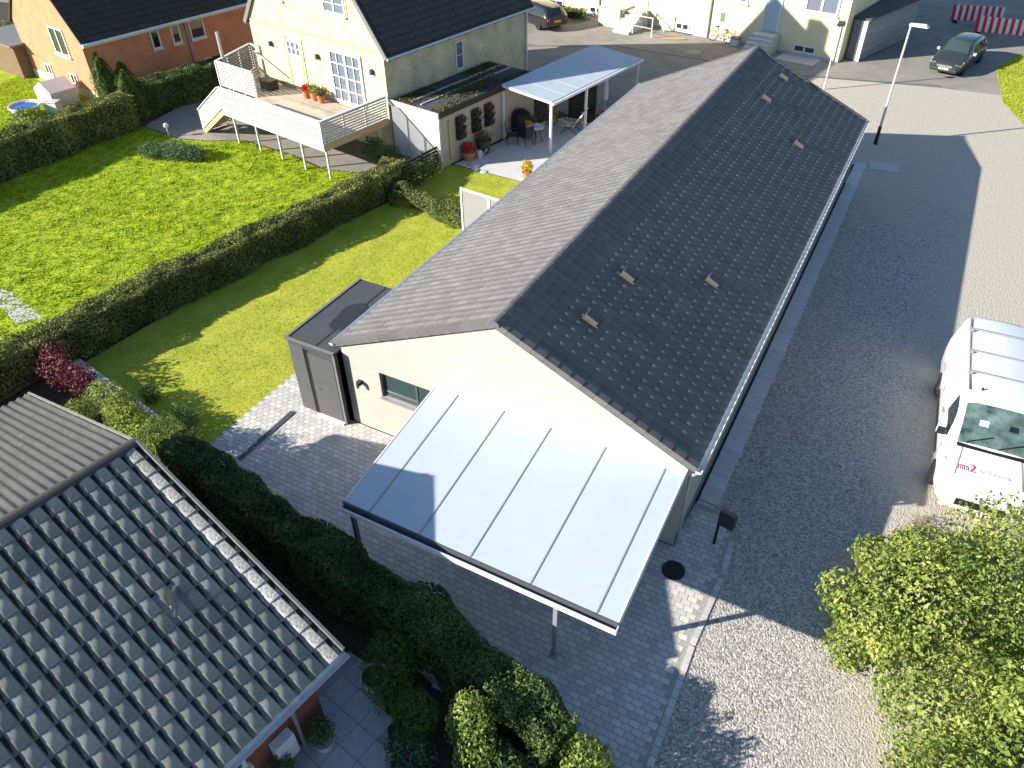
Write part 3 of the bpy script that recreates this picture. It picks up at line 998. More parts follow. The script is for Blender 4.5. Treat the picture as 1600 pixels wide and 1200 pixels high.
gp([(-4.65, 0), (-3.51, 0), (-3.51, topz(3.51)), (-4.65, topz(4.65))])
gp([(-3.51, 0), (-1.38, 0), (-1.38, 1.35), (-3.51, 1.35)])
gp([(-3.51, 2.17), (-1.38, 2.17), (-1.38, topz(1.38)), (-3.51, topz(3.51))])
gp([(-1.38, 0), (0.7, 0), (0.7, topz(0.7)), (0, topz(0)), (-1.38, topz(1.38))])
gp([(0.7, 2.16), (3.7, 2.16), (3.7, topz(3.7)), (0.7, topz(0.7))])
gp([(3.7, 0), (4.65, 0), (4.65, topz(4.65)), (3.7, topz(3.7))])
mb.box(-4.65, -4.35, G1, HL - 0.38, 0, topz(4.65))
mb.box(4.35, 4.65, G1, HL - 0.38, 0, topz(4.65))
mb.prism([(-4.65, 0), (4.65, 0), (4.65, topz(4.65)), (0, topz(0)), (-4.65, topz(4.65))], 'y', HL - 0.38, HL - 0.08)
mb.build('wall', M_whitebrick, house)
MB().box(4.652, 4.668, 0.1, HL - 0.1, 0, 0.32).build('plinth', M_lead, house)
window(house, -3.51, -1.38, 1.35, 2.17, 0.2, 'y', 0.06, mull=(-2.44,), fm=M_alum, gm=M_glassgreen, proud=0.03)
MB().box(-3.55, -1.34, 0.02, 0.22, 1.30, 1.348).build('sill', M_zinc, house)
window(house, 0.7, 3.7, 0.04, 2.16, 0.2, 'y', 0.08, mull=(2.2,), fm=M_alum, gm=M_glass, proud=0.04, name='patio_door')
lmp = MB().box(-4.22, -4.1, -0.06, 0.08, 1.57, 1.68).box(-4.19, -4.13, -0.1, -0.06, 1.50, 1.66)
lmp.build('wall_lamp', M_darkmetal, house)
for y0, y1 in ((3.2, 4.4), (6.3, 7.2), (9.2, 10.6), (13.0, 14.2), (16.2, 17.4), (19.0, 20.0)):
    window(house, y0, y1, 0.95, 2.15, 4.65, 'x', 0.07, mull=((y0 + y1) / 2,), fm=M_alum, gm=M_glass, out=1)
    window(house, y0 + 0.3, y1 + 0.3, 0.1, 2.1, -4.65, 'x', 0.07, mull=((y0 + y1) / 2 + 0.3,), fm=M_alum, gm=M_glass, out=-1)
roofm = MB()
u_ = 0.045
roofm.prism([(-HW + .02, HE - u_ - .09), (0, HR - u_ - .09), (HW - .02, HE - u_ - .09), (HW - .02, HE - u_), (0, HR - u_), (-HW + .02, HE - u_)], 'y', 0.05, HL - 0.05)
roof = roofm.build('roof', M_black, house)
prof = []
for x, z in ((-0.153, -0.004), (-0.07, -0.006), (-0.05, 0.006), (-0.03, 0.021), (-0.005, 0.026), (0.02, 0.021), (0.045, 0.006), (0.065, -0.006), (0.153, -0.006)):
    prof.append((x, z))
SL = math.hypot(HW, HR - HE)
gm_ = tile_geom(0.3, SL / 16, prof, 0.014, 0.009)
NC = 73
Mr = slope_matrix((0, HL - 0.06, HR), (0, -1, 0), (HW, 0, HE - HR))
Ml = slope_matrix((0, 0.06, HR), (0, 1, 0), (-HW, 0, HE - HR))
tile_slope(roof, Mr, NC, 16, 0.3, SL / 16, gm_, M_rooftile, 'roof_tile', 210)
tile_slope(roof, Ml, NC, 16, 0.3, SL / 16, gm_, M_rooftile, 'roof_tile', 90)
# ridge caps
rc = MB()
n = 8
vs, fs = [], []
for y, rd in ((-0.01, 0.125), (0.40, 0.112)):
    for i in range(n + 1):
        t = math.pi * (-0.12 + 1.24 * i / n)
        vs.append((math.cos(t) * rd, y, math.sin(t) * rd * 0.8 - 0.03))
fs = [(i, i + 1, n + 1 + i + 1, n + 1 + i) for i in range(n)] + [tuple(range(n + 1))[::-1]]
rcm = MB().add(vs, fs).mesh('ridge_tile', M_rooftile)
for i in range(55):
    o = bpy.data.objects.new('ridge_tile', rcm)
    COL.objects.link(o)
    o.parent = roof
    o.location = (0, 0.02 + i * 0.4, HR + 0.015 + random.uniform(-.003, .003))
# verge tiles along both gables
M_verge = mat('verge_tile', (0.115, 0.112, 0.11), 0.75, 0.12, 6, rnd=0.12, spec=0.3)
vm = MB().box(-0.08, 0.0, 0, SL / 16 - 0.006, -0.12, 0.035).box(0.0, 0.1, 0, SL / 16 - 0.006, 0.022, 0.037)
vmm = vm.mesh('verge_tile', M_verge)
vm2 = MB().box(0.0, 0.08, 0, SL / 16 - 0.006, -0.12, 0.035).box(-0.1, 0.0, 0, SL / 16 - 0.006, 0.022, 0.037)
vmm2 = vm2.mesh('verge_tile', M_verge)
for M_, front_first in ((Mr, False), (Ml, True)):
    for end in (0, 1):
        for r_ in range(16):
            xx = 0.06 if end == 0 else NC * 0.3 - 0.06
            o = bpy.data.objects.new('verge_tile', vmm if end == 0 else vmm2)
            COL.objects.link(o)
            o.parent = roof
            o.matrix_basis = M_ @ Matrix.Translation((xx, r_ * SL / 16, 0.012)) @ Matrix.Rotation(0.03, 4, 'X')
for s_ in (-1, 1):
    g = MB()
    n = 8
    for y in (0.0, HL):
        for i in range(n + 1):
            t = math.pi * (1 + i / n)
            g.v.append((s_ * (HW + 0.055) + math.cos(t) * 0.072, y, HE + 0.005 + math.sin(t) * 0.072))
    g.f += [(i, i + 1, n + 1 + i + 1, n + 1 + i) for i in range(n)] + [tuple(range(n + 1)), tuple(range(n + 1, 2 * n + 2))]
    g.build('gutter', M_whitealu, house)
    MB().box(s_ * 4.66, s_ * 4.82, 0.1, HL - 0.1, HE - 0.13, HE - 0.09).build('soffit', M_whitepaint, house)
dp = MB().tube((HW + 0.05, 0.13, HE - 0.1), (4.72, 0.13, HE - 0.35), 0.038).tube((4.72, 0.13, HE - 0.35), (4.72, 0.13, 0.1), 0.038)
dp.build('downpipe', M_zinc, house)
dp = MB().tube((HW + 0.05, HL - 0.3, HE - 0.1), (4.72, HL - 0.3, HE - 0.35), 0.038).tube((4.72, HL - 0.3, HE - 0.35), (4.72, HL - 0.3, 0.1), 0.038)
dp.build('downpipe', M_zinc, house)
pr = math.atan(KR)
for x, y in ((1.46, 2.03), (1.5, 4.21), (3.19, 6.15), (1.48, 20.82), (1.47, 18.15), (3.21, 16.37)):
    v = MB()
    v.prism([(-0.17, -0.02), (0.17, -0.02), (0.19, 0.13), (-0.17, 0.15)], 'y', -0.15, 0.15)
    v.box(-0.2, 0.24, -0.17, 0.17, -0.03, 0.028)
    o = v.build('roof_vent', M_vent, roof, bevel=0.012)
    o.location = (x, y, HR - x * KR + 0.02)
    o.rotation_euler = (0, pr, 0)

# ------------------------------------------------------------------ CANOPY on the gable
can = thing('patio_canopy', 'large flat canopy with white opal panels on slim posts against the white gable', 'canopy')
XR0, XR1, XF0, XF1 = -1.72, 4.62, -1.56, 4.69
YB, YF, ZB, ZF = 0.06, -3.85, 2.46, 2.20


def cpt(f, t, dz=0.0):
    """f across (0..1 from the house-left edge), t from the wall to the front."""
    x = (XR0 + (XR1 - XR0) * f) * (1 - t) + (XF0 + (XF1 - XF0) * f) * t
    return (x, YB + (YF - YB) * t, ZB + (ZF - ZB) * t + dz)


fr_ = [0.0, 0.105, 0.305, 0.498, 0.712, 0.932, 1.0]
for a, b in zip(fr_[:-1], fr_[1:]):
    g = MB()
    e = 0.0028
    top = [cpt(a + e, 0, 0.0), cpt(b - e, 0, 0.0), cpt(b - e, 0.995, 0.0), cpt(a + e, 0.995, 0.0)]
    bot = [(x, y, z - 0.016) for x, y, z in top]
    g.add(top + bot, [(3, 2, 1, 0), (4, 5, 6, 7), (0, 1, 5, 4), (1, 2, 6, 5), (2, 3, 7, 6), (3, 0, 4, 7)])
    g.build('panel', M_opal, can)
for f in fr_:
    MB().bar(cpt(f, 0, -0.065), cpt(f, 0.985, -0.065), 0.06, 0.09).build('rafter', M_whitealu, can)
for f in fr_[1:-1]:
    MB().bar(cpt(f, 0, 0.006), cpt(f, 0.995, 0.006), 0.028, 0.012).build('cover_strip', M_steelgrey, can)
for f in (0, 1):
    MB().bar(cpt(f, 0, 0.004), cpt(f, 0.995, 0.004), 0.03, 0.014).build('edge_strip', M_whitealu, can)
MB().box(XR0 - 0.02, XR1 + 0.02, 0.0, 0.078, 2.36, 2.475).build('wall_plate', M_whitealu, can)
g = MB()
x0, x1 = XF0 - 0.03, XF1 + 0.03
g.box(x0, x1, YF - 0.02, YF + 0.02, 2.02, 2.19).box(x0, x1, YF - 0.12, YF - 0.02, 2.02, 2.05)
g.build('front_beam', M_alum, can)
g = MB().box(x0, x1, YF - 0.15, YF - 0.12, 2.02, 2.145).box(x0, x0 + 0.02, YF - 0.12, YF - 0.02, 2.05, 2.14).box(x1 - 0.02, x1, YF - 0.12, YF - 0.02, 2.05, 2.14)
g.build('gutter', M_whitealu, can)
for x in (XF0 + 0.10, 3.42):
    MB().box(x - 0.045, x + 0.045, YF + 0.03, YF + 0.12, 0.0, 2.06).build('post', M_steelgrey if x > 0 else M_alum, can)
    MB().box(x - 0.09, x + 0.09, YF - 0.02, YF + 0.17, 0.02, 0.034).build('foot_plate', M_zinc, can)

# ------------------------------------------------------------------ ANNEX SHED
shed = thing('annex_shed', 'anthracite flat roofed shed with a grey door against the white bungalow', 'shed', (-6.32, -0.12, 0))
SX, SY, SZ = 1.62, 3.2, 2.42
mb = MB().box(0, SX, 0, 0.06, 0, SZ).box(0, 0.06, 0.06, SY, 0, SZ).box(0.06, SX, SY - 0.06, SY, 0, SZ)
mb.build('wall', M_cladding, shed)
for i in range(4):
    MB().box(0.0 + 0.0, 0.018, 0.1 + i * 0.78, 0.1 + i * 0.78 + 0.74, 0.05, SZ - 0.12).build('cladding_panel', M_cladding, shed, (-0.02, 0, 0))
MB().box(0.03, 0.5, -0.018, 0.0, 0.03, SZ - 0.13).build('cladding_panel', M_claddoor, shed)
MB().box(0.53, 0.64, -0.012, 0.002, 0.02, SZ - 0.16).build('gap_panel', M_black, shed)
d = MB().box(0.67, 1.5, -0.045, -0.004, 0.08, SZ - 0.22).build('door', M_claddoor, shed)
MB().tube((0.73, -0.08, 1.05), (0.86, -0.08, 1.05), 0.014).tube((0.73, -0.08, 1.05), (0.73, -0.045, 1.05), 0.012).build('handle', M_chrome, d)
MB().box(0.655, 1.53, -0.12, 0.0, 0.0, 0.045).build('threshold', M_whitealu, shed)
MB().box(1.53, 1.6, -0.05, 0.0, 0.0, SZ).build('corner_post', M_lead, shed)
mb = MB().box(-0.04, SX - 0.02, -0.05, SY + 0.03, SZ, SZ + 0.05)
rf = mb.build('roof', M_felt, shed)
MB().box(-0.05, 0.03, -0.06, SY + 0.04, SZ + 0.052, SZ + 0.075).box(0.03, SX - 0.03, -0.06, 0.02, SZ + 0.052, SZ + 0.075).build('roof_edge', M_lead, rf)
MB().box(0.93, 0.97, 0.03, SY, SZ + 0.052, SZ + 0.058).build('felt_seam', M_wet, rf)
mb = MB()
pud = []
for i in range(28):
    t = 2 * math.pi * i / 28
    rad = 1 + 0.09 * math.sin(3 * t + 1) + 0.05 * math.sin(5 * t)
    pud.append((0.95 + math.cos(t) * 0.42 * rad, 1.55 + math.sin(t) * 0.68 * rad, SZ + 0.061))
mb.add(pud, [tuple(range(28))])
mb.build('wet_patch', M_wet, rf)
ld = thing('line_drain', 'narrow dark drainage channel let into the paving in front of the anthracite shed', 'drain', (-6.43, -1.5, 0.03))
MB().box(-0.07, 0.07, -1.08, 1.05, -0.02, 0.008).build('channel', M_lead, ld)
gr = MB()
for i in range(52):
    gr.box(-0.05, 0.05, -1.05 + i * 0.04, -1.05 + i * 0.04 + 0.022, 0.0075, 0.013)
gr.build('grate', M_darkmetal, ld)

mh = thing('drain_cover', 'round black cover lying on the paving beside the front corner of the canopy', 'cover', (4.9, -0.61, 0.03))
MB().lathe([(0.24, -0.02), (0.24, 0.015), (0.215, 0.024), (0.2, 0.018), (0.0001, 0.018)], n=28).build('lid', M_black, mh)
MB().lathe([(0.265, -0.02), (0.265, 0.012), (0.245, 0.012), (0.245, -0.02)], n=28).build('ring', M_darkmetal, mh)

mbx = thing('letterbox', 'dark letterbox on a thin black post at the corner of the paving by the bungalow', 'letterbox', (5.48, 0.57, 0.0), R(-12))
MB().box(-0.03, 0.03, -0.02, 0.02, 0, 1.15).build('post', M_black, mbx)
b = MB().prism([(-0.09, 0.8), (0.09, 0.8), (0.09, 1.2), (-0.09, 1.27)], 'x', 0.03, 0.36).build('box', M_darkmetal, mbx, bevel=0.01)
MB().box(0.08, 0.31, -0.094, -0.09, 1.14, 1.17).build('slot', M_black, b)

# ------------------------------------------------------------------ RED BRICK NEIGHBOUR (bottom left)
NB = thing('brick_house', 'red brick house with weathered grey concrete roof tiles in the lower left corner', 'house', (-4.35, -5.94, 0), R(-9.5))
bpy.context.view_layer.update()
NR, NE_R, NE_L, XR_, XL_, NL = 4.5, 2.62, 2.82, 5.26, -5.56, 12.3
kr = (NR - NE_R) / XR_
kl = (NR - NE_L) / -XL_
mb = MB()
mb.box(4.3, 4.6, -NL + 0.3, -0.4, 0, NR - 0.16 - 4.6 * kr)
mb.prism([(-4.9, 0), (4.3, 0), (4.3, NR - 0.16 - 4.3 * kr), (0, NR - 0.16), (-4.9, NR - 0.16 - 4.9 * kl)], 'y', -0.7, -0.4)
mb.box(-4.9, -4.6, -NL + 0.3, -0.7, 0, NR - 0.16 - 4.9 * kl)
mb.build('wall', M_redbrick, NB)
mb = MB().prism([(XL_ + .05, NE_L - .13), (0, NR - .13), (XR_ - .03, NE_R - .13), (XR_ - .03, NE_R - .05), (0, NR - .05), (XL_ + .05, NE_L - .05)], 'y', -NL, -0.03)
nroof = mb.build('roof', M_oldwood, NB)
prof = [(-0.165, -0.07), (-0.11, -0.075), (-0.098, -0.06), (-0.082, 0.012), (-0.064, 0.030), (0.0, 0.029), (0.085, 0.017), (0.112, 0.004), (0.138, -0.06), (0.17, -0.072)]
nsl = math.hypot(XR_, NR - NE_R)
nrow = 15
gn = tile_geom(0.3, nsl / nrow, prof, 0.03, 0.024)
ncol = 40
Mn = slope_matrix((0, -0.06 - ncol * 0.3, NR), (0, -1, 0), (XR_, 0, NE_R - NR))
Mn = slope_matrix((0, -0.06, NR), (0, -1, 0), (XR_, 0, NE_R - NR))
tile_slope(nroof, Mn, ncol, nrow, 0.3, nsl / nrow, gn, M_concretetile, 'concrete_tile', 286, skip=lambda r_, c: c == 0)
vs_, fs_ = gn
vme = MB().add(vs_, fs_).mesh('verge_tile', M_lichentile)
for r_ in range(nrow):
    o = bpy.data.objects.new('verge_tile', vme)
    COL.objects.link(o)
    o.parent = nroof
    o.matrix_basis = Mn @ Matrix.Translation((0.15, r_ * nsl / nrow, 0.004))
MB().bar((0.02, -0.015, NR + 0.02), (XR_, -0.015, NE_R + 0.03), 0.05, 0.16).build('bargeboard', M_lead, NB)
# corrugated sheet on the other slope
lsl = math.hypot(XL_, NR - NE_L)
Mc = slope_matrix((0, -NL, NR), (0, 1, 0), (XL_, 0, NE_L - NR))
ny = int(NL / 0.177) * 8
xs = np.arange(ny + 1) * 0.022125
zc = 0.022 * np.cos(2 * np.pi * xs / 0.177) + 0.012
rows = np.array([-0.02, 1.4, 1.402, 2.9, 2.902, 4.4, 4.402, lsl])
zo = np.array([0.0, 0.012, 0.0, 0.012, 0.0, 0.012, 0.0, 0.012])
V = np.stack([np.tile(xs, len(rows)), np.repeat(rows, len(xs)), np.tile(zc, len(rows)) + np.repeat(zo, len(xs))], 1)
Mcn = np.array(Mc)
V = V @ Mcn[:3, :3].T + Mcn[:3, 3]
nx = len(xs)
F = np.array([(r_ * nx + i, r_ * nx + i + 1, (r_ + 1) * nx + i + 1, (r_ + 1) * nx + i) for r_ in range(len(rows) - 1) for i in range(nx - 1)])
npmesh('corrugated_sheet', V, F, M_eternit, nroof, smooth=True)
MB().bar((-0.02, -0.02, NR - 0.03), (XL_, -0.02, NE_L - 0.03), 0.05, 0.14).build('bargeboard', M_lichen, NB)
rcn = MB()
n = 7
vs, fs = [], []
for y, rd in ((-0.01, 0.135), (0.405, 0.12)):
    for i in range(n + 1):
        t = math.pi * (-0.05 + 1.1 * i / n)
        vs.append((math.cos(t) * rd, y, math.sin(t) * rd * 0.75 - 0.035))
fs = [(i, i + 1, n + 1 + i + 1, n + 1 + i) for i in range(n)] + [tuple(range(n + 1))[::-1]]
rme = MB().add(vs, fs).mesh('ridge_tile', M_eternit)
for i in range(30):
    o = bpy.data.objects.new('ridge_tile', rme)
    COL.objects.link(o)
    o.parent = nroof
    o.location = (-0.02, -0.41 - i * 0.405, NR + 0.02)
    o.rotation_euler = (0.012, 0, 0)
hood = MB()
hood.add([(-0.24, 0.19, -0.02), (0.24, -0.19, -0.02), (-0.06, 0.05, 0.27), (-0.20, 0.24, -0.02), (0.28, -0.14, -0.02), (-0.03, 0.09, 0.26)],
         [(0, 1, 2), (5, 4, 3), (0, 3, 4, 1), (1, 4, 5, 2), (2, 5, 3, 0)])
hood.box(-0.28, 0.34, -0.26, 0.26, -0.03, 0.0)
o = hood.build('roof_vent', M_lead, nroof)
hx, hy = 2.85, -1.43
o.location = (hx - 0.05, hy, NR - hx * kr + 0.03)
o.rotation_euler = (0, math.atan(kr), 0)
g = MB()
n = 8
for y in (-NL, 0.0):
    for i in range(n + 1):
        t = math.pi * (1 + i / n)
        g.v.append((XR_ + 0.06 + math.cos(t) * 0.08, y, NE_R - 0.03 + math.sin(t) * 0.08))
g.f += [(i, i + 1, n + 1 + i + 1, n + 1 + i) for i in range(n)] + [tuple(range(n + 1)), tuple(range(n + 1, 2 * n + 2))]
g.build('gutter', M_galv, NB)
MB().box(4.62, XR_ - 0.05, -NL + 0.1, -0.1, NE_R - 0.22, NE_R - 0.18).build('soffit', M_whitepaint, NB)
MB().tube((XR_ + 0.05, -0.98, NE_R - 0.12), (4.68, -0.98, NE_R - 0.45), 0.042).tube((4.68, -0.98, NE_R - 0.45), (4.68, -0.98, 0.02), 0.042).build('downpipe', M_zinc, NB)
window(NB, -3.3, -2.0, 1.0, 2.1, 4.6, 'x', 0.08, mull=(-2.65,), fm=M_whitepaint, gm=M_glass, out=1, proud=0.05, sill=True)
MB().box(4.6, 4.9, -3.4, -1.9, 2.12, 2.2).build('awning_case', M_whitepaint, NB)
MB().box(4.61, 4.84, -1.55, -1.14, 0.35, 0.98).build('meter_box', M_whitepaint, NB, bevel=0.02)
# patio slabs beside it
patio = sheet('patio', [(-0.4, -5.7), (0.15, -5.75), (1.0, -6.35), (2.6, -8.2), (3.4, -9.6), (3.4, -14), (-2.2, -14)], -0.004, M_joint)
smesh = MB().box(-0.244, 0.244, -0.244, 0.244, -0.01, 0.018).mesh('slab', M_slab)
PPOLY = [(-0.2, -5.75), (0.1, -5.8), (0.95, -6.45), (2.5, -8.25), (3.3, -9.6), (3.3, -11.6), (-1.0, -11.6)]
rotp = Matrix.Rotation(R(-9.5), 2)
for i in range(-4, 12):
    for j in range(-2, 14):
        q = rotp @ Vector((0.1 + i * 0.5, -5.9 - j * 0.5))
        if in_poly(np.array([[q.x, q.y]]), PPOLY)[0]:
            o = bpy.data.objects.new('slab', smesh)
            COL.objects.link(o)
            o.parent = patio
            o.location = (q.x, q.y, random.uniform(-.003, .003))
            o.rotation_euler = (0, 0, R(-9.5))


def potted(name, label, x, y, r_, h, n, m, potm, size=0.06, cat='potted plant', ph=0.3, spread=1.0, group=None):
    t = thing(name, label, cat, (x, y, 0.0), 0, group)
    MB().lathe([(r_ * 0.72, 0), (r_, ph), (r_ * 1.06, ph), (r_ * 1.06, ph - 0.02), (r_ * 0.9, ph - 0.02), (0.001, ph - 0.03)], n=14).build('pot', potm, t, smooth=False)
    P, N = blob_points(n, [(0, 0, ph + h * 0.5, r_ * 1.15 * spread, r_ * 1.15 * spread, h * 0.55)], 0.6)
    V, F = leaves(P, N, size)
    npmesh('foliage', V, F, m, t)
    return t


potted('potted_shrub', 'round dark green potted shrub at the corner of the red brick wall', 0.42, -7.48, 0.22, 0.5, 900, M_hedgedark, M_concrete, 0.06)
potted('potted_shrub', 'round dark green potted shrub below the white meter box on brick', 0.24, -8.32, 0.2, 0.45, 800, M_hedgedark, M_concrete, 0.06)
rg = thing('planter_ring', 'low curved concrete planter ring on the patio under the corner of the grey tiled roof', 'planter', (0.45, -5.95, 0))
MB().lathe([(0.3, 0), (0.3, 0.14), (0.25, 0.14), (0.25, 0.0)], n=20).build('ring', M_concrete, rg)
MB().lathe([(0.245, 0.0), (0.245, 0.09), (0.001, 0.1)], n=16).build('soil', M_earth, rg)

# ------------------------------------------------------------------ HEDGES AND PLANTS
hedge('clipped_hedge', 'long clipped hedge dividing the rough lawn from the mown lawn', [(-15.5, -6.5), (-14.45, -2.6), (-13.95, 1.6), (-12.95, 7.0), (-12.15, 11.4), (-12.3, 12.9)],
      1.15, 1.18, 60000, 0.085, M_hedge, 0.3)
hedge('clipped_hedge', 'tall dark hedge along the far side of the rough lawn', [(-28.6, 1.0), (-28.35, 5.0), (-28.15, 9.0), (-27.9, 12.4)],
      1.3, 1.65, 30000, 0.11, M_hedge, 1.7)
hedge('clipped_hedge', 'dark hedge along the foot of the long wall of the orange house', [(-28.9, 13.6), (-28.3, 16.5), (-27.9, 19.6)], 1.5, 1.5, 16000, 0.11, M_hedgedark, 2.9)
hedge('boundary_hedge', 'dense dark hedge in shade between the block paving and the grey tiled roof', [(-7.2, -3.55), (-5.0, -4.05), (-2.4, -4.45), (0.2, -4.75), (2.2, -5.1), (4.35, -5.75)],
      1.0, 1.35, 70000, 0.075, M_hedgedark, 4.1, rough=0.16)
hedge('young_hedge', 'row of thin young hedge plants across the mown lawn beside the framed screen', [(-12.0, 12.0), (-10.6, 11.6), (-9.2, 11.35), (-7.75, 11.1)], 0.5, 0.75, 9000, 0.075, M_olive,
      5.5, rough=0.2, core=False)

gw = thing('garden_wall', 'low white weathered garden wall between the mown lawn and the flower bed', 'wall', (-13.5, -1.95, 0), math.atan2(-0.75, 4.4))
MB().box(0, 4.35, -0.09, 0.09, -0.02, 0.3).build('wall', M_concrete, gw, bevel=0.015)
for i in range(5):
    MB().box(i * 0.87 + 0.004, i * 0.87 + 0.862, -0.11, 0.11, 0.302, 0.35).build('coping_stone', M_concrete, gw, bevel=0.01)

shrub('red_shrub', 'loose shrub with dark red and pink leaves at the end of the white garden wall',
      [(0, 0, 0.7, 0.75, 0.5, 0.55), (0.75, 0.05, 0.65, 0.55, 0.45, 0.5), (-0.5, 0.3, 0.9, 0.4, 0.4, 0.45)], 1700, 0.10, M_redleaf, loc=(-13.0, -2.75, 0), stems=9, shell=0.9)
shrub('lime_shrub', 'small lime green shrub beside the red leaved shrub', [(0, 0, 0.4, 0.42, 0.36, 0.4)], 900, 0.08, M_limeleaf, loc=(-11.35, -3.5, 0))
shrub('flowering_shrub', 'yellow green shrub in the flower bed right below the white garden wall',
      [(0, 0, 0.55, 0.7, 0.45, 0.55), (0.6, -0.1, 0.5, 0.5, 0.45, 0.5)], 3600, 0.08, M_bush, loc=(-10.9, -2.85, 0), stems=8)
shrub('flowering_shrub', 'light green spreading shrub in the bed next to the ridge end of the grey roof',
      [(0, 0, 0.55, 0.75, 0.5, 0.55), (0.85, -0.15, 0.55, 0.6, 0.5, 0.55)], 4200, 0.08, M_limeleaf, loc=(-9.55, -3.25, 0), stems=8)
shrub('grassy_shrub', 'tall pale green arching shrub where the bed meets the block paving',
      [(0, 0, 0.65, 0.7, 0.55, 0.65), (0.55, 0.1, 0.55, 0.5, 0.45, 0.55)], 4200, 0.11, M_bush, loc=(-8.1, -3.3, 0), stems=8, aspect=0.25)
shrub('red_groundcover', 'low brownish red ground cover between the bed and the verge of the grey roof', [(0, 0, 0.18, 0.7, 0.3, 0.2), (0.9, -0.35, 0.18, 0.5, 0.3, 0.2)], 1500, 0.07, M_redleaf,
      cat='ground cover', loc=(-8.9, -4.0, 0))
shrub('lavender_tuft', 'dark spiky tuft on the lawn edge against the white garden wall', [(0, 0, 0.25, 0.32, 0.25, 0.3)], 500, 0.12, M_hedgedark, loc=(-10.4, -1.95, 0), aspect=0.2)
shrub('bed_plant', 'small bluish green plant at the end of the white garden wall by the lawn corner', [(0, 0, 0.25, 0.45, 0.35, 0.3)], 800, 0.09, M_juniper, loc=(-8.75, -2.25, 0), aspect=0.3)
shrub('dark_shrub', 'tall feathery green shrub next to the patio by the corner of the grey roof',
      [(0, 0, 0.75, 0.55, 0.6, 0.75), (0.25, -0.35, 0.6, 0.45, 0.45, 0.6)], 4200, 0.075, M_conifer, loc=(0.85, -5.85, 0), stems=8, aspect=0.3)
shrub('dark_shrub', 'bright green conical shrub beside the patio slabs with a reddish foot', [(0, 0, 0.65, 0.42, 0.42, 0.65)], 2400, 0.07, M_conifer, loc=(1.85, -6.45, 0), stems=6, aspect=0.3)
shrub('grey_shrub', 'low bluish grey shrub spilling over the edge of the patio slabs', [(0, 0, 0.35, 0.5, 0.4, 0.38), (0.5, -0.7, 0.3, 0.5, 0.45, 0.35)], 2600, 0.07, M_juniper, loc=(2.05, -6.95, 0))
shrub('sunlit_shrub', 'sunlit yellow green shrub standing out of the shade behind the dark hedge', [(0, 0, 1.0, 0.42, 0.42, 0.95), (0.3, -0.35, 0.75, 0.42, 0.4, 0.72)], 4200, 0.08, M_bush,
      loc=(2.95, -6.25, 0), stems=8)
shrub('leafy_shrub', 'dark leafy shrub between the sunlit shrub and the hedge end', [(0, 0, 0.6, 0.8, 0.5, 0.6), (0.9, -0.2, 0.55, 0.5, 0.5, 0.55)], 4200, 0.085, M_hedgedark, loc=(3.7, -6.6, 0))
shrub('end_shrub', 'bright green leafy shrub at the paving edge closing the dark hedge', [(0, 0, 0.7, 0.48, 0.42, 0.7), (0.42, -0.2, 0.55, 0.36, 0.36, 0.55)], 3600, 0.09, M_bush, loc=(5.0, -5.8, 0), stems=8)
for i, (x, y) in enumerate(((5.4, -7.4), (6.6, -7.6))):
    shrub('tall_shrub', ('tall leafy shrub just below the bottom edge of the picture', 'broad shrub below the bottom edge of the picture by the gravel')[i],
          [(0, 0, 1.3, 0.8, 0.7, 1.2), (0.5, 0.1, 1.7, 0.6, 0.5, 0.7)], 3200, 0.12, M_bush, loc=(x, y, 0))

# the big sunlit shrub at the lower right
bb = [(0, 0, 0.95, 1.6, 1.5, 1.15), (1.5, 1.2, 1.0, 1.6, 1.5, 1.2), (2.6, -0.5, 1.2, 1.6, 1.6, 1.4), (0.2, -2.0, 0.9, 1.2, 1.5, 1.05), (1.8, -2.6, 1.2, 1.6, 1.7, 1.4), (0.8, -4.4, 1.0, 1.4, 1.6, 1.2),
      (2.7, -4.8, 1.2, 1.7, 1.8, 1.4), (-1.35, -0.55, 0.55, 0.75, 0.5, 0.5), (-1.2, -1.1, 0.4, 0.6, 0.4, 0.35), (3.4, 1.6, 1.0, 1.3, 1.2, 1.2), (-0.9, 1.2, 0.5, 0.6, 0.8, 0.45), (1.55, 2.2, 1.15, 1.7, 0.95, 1.25), (-0.35, 2.0, 0.45, 0.6, 0.5, 0.42)]
for k_ in range(46):
    b_ = bb[random.randrange(11)]
    d_ = Vector((random.gauss(0, 1), random.gauss(0, 1), abs(random.gauss(0.4, 0.7)))).normalized()
    r_ = random.uniform(0.28, 0.5)
    c_ = (b_[0] + d_.x * b_[3] * 0.95, b_[1] + d_.y * b_[4] * 0.95, max(0.25, b_[2] + d_.z * b_[5] * 0.95))
    if c_[1] + 0.35 > 3.35 or c_[0] < -1.9:
        continue
    bb.append((*c_, r_, r_, r_ * 0.9))
shrub('large_bush', 'large sunlit green bush filling the lower right corner below the white van', bb, 78000, 0.105, M_bush, cat='bush', loc=(10.15, 0.35, 0), stems=40, shell=0.45)
shrub('dry_weeds', 'dry brownish weeds between the white van and the large green bush', [(0.1, -0.3, 0.16, 0.4, 0.45, 0.2), (0.3, 0.35, 0.12, 0.3, 0.35, 0.16)], 1000, 0.09, M_dryleaf, cat='weeds', loc=(9.4, 3.0, 0), aspect=0.18)


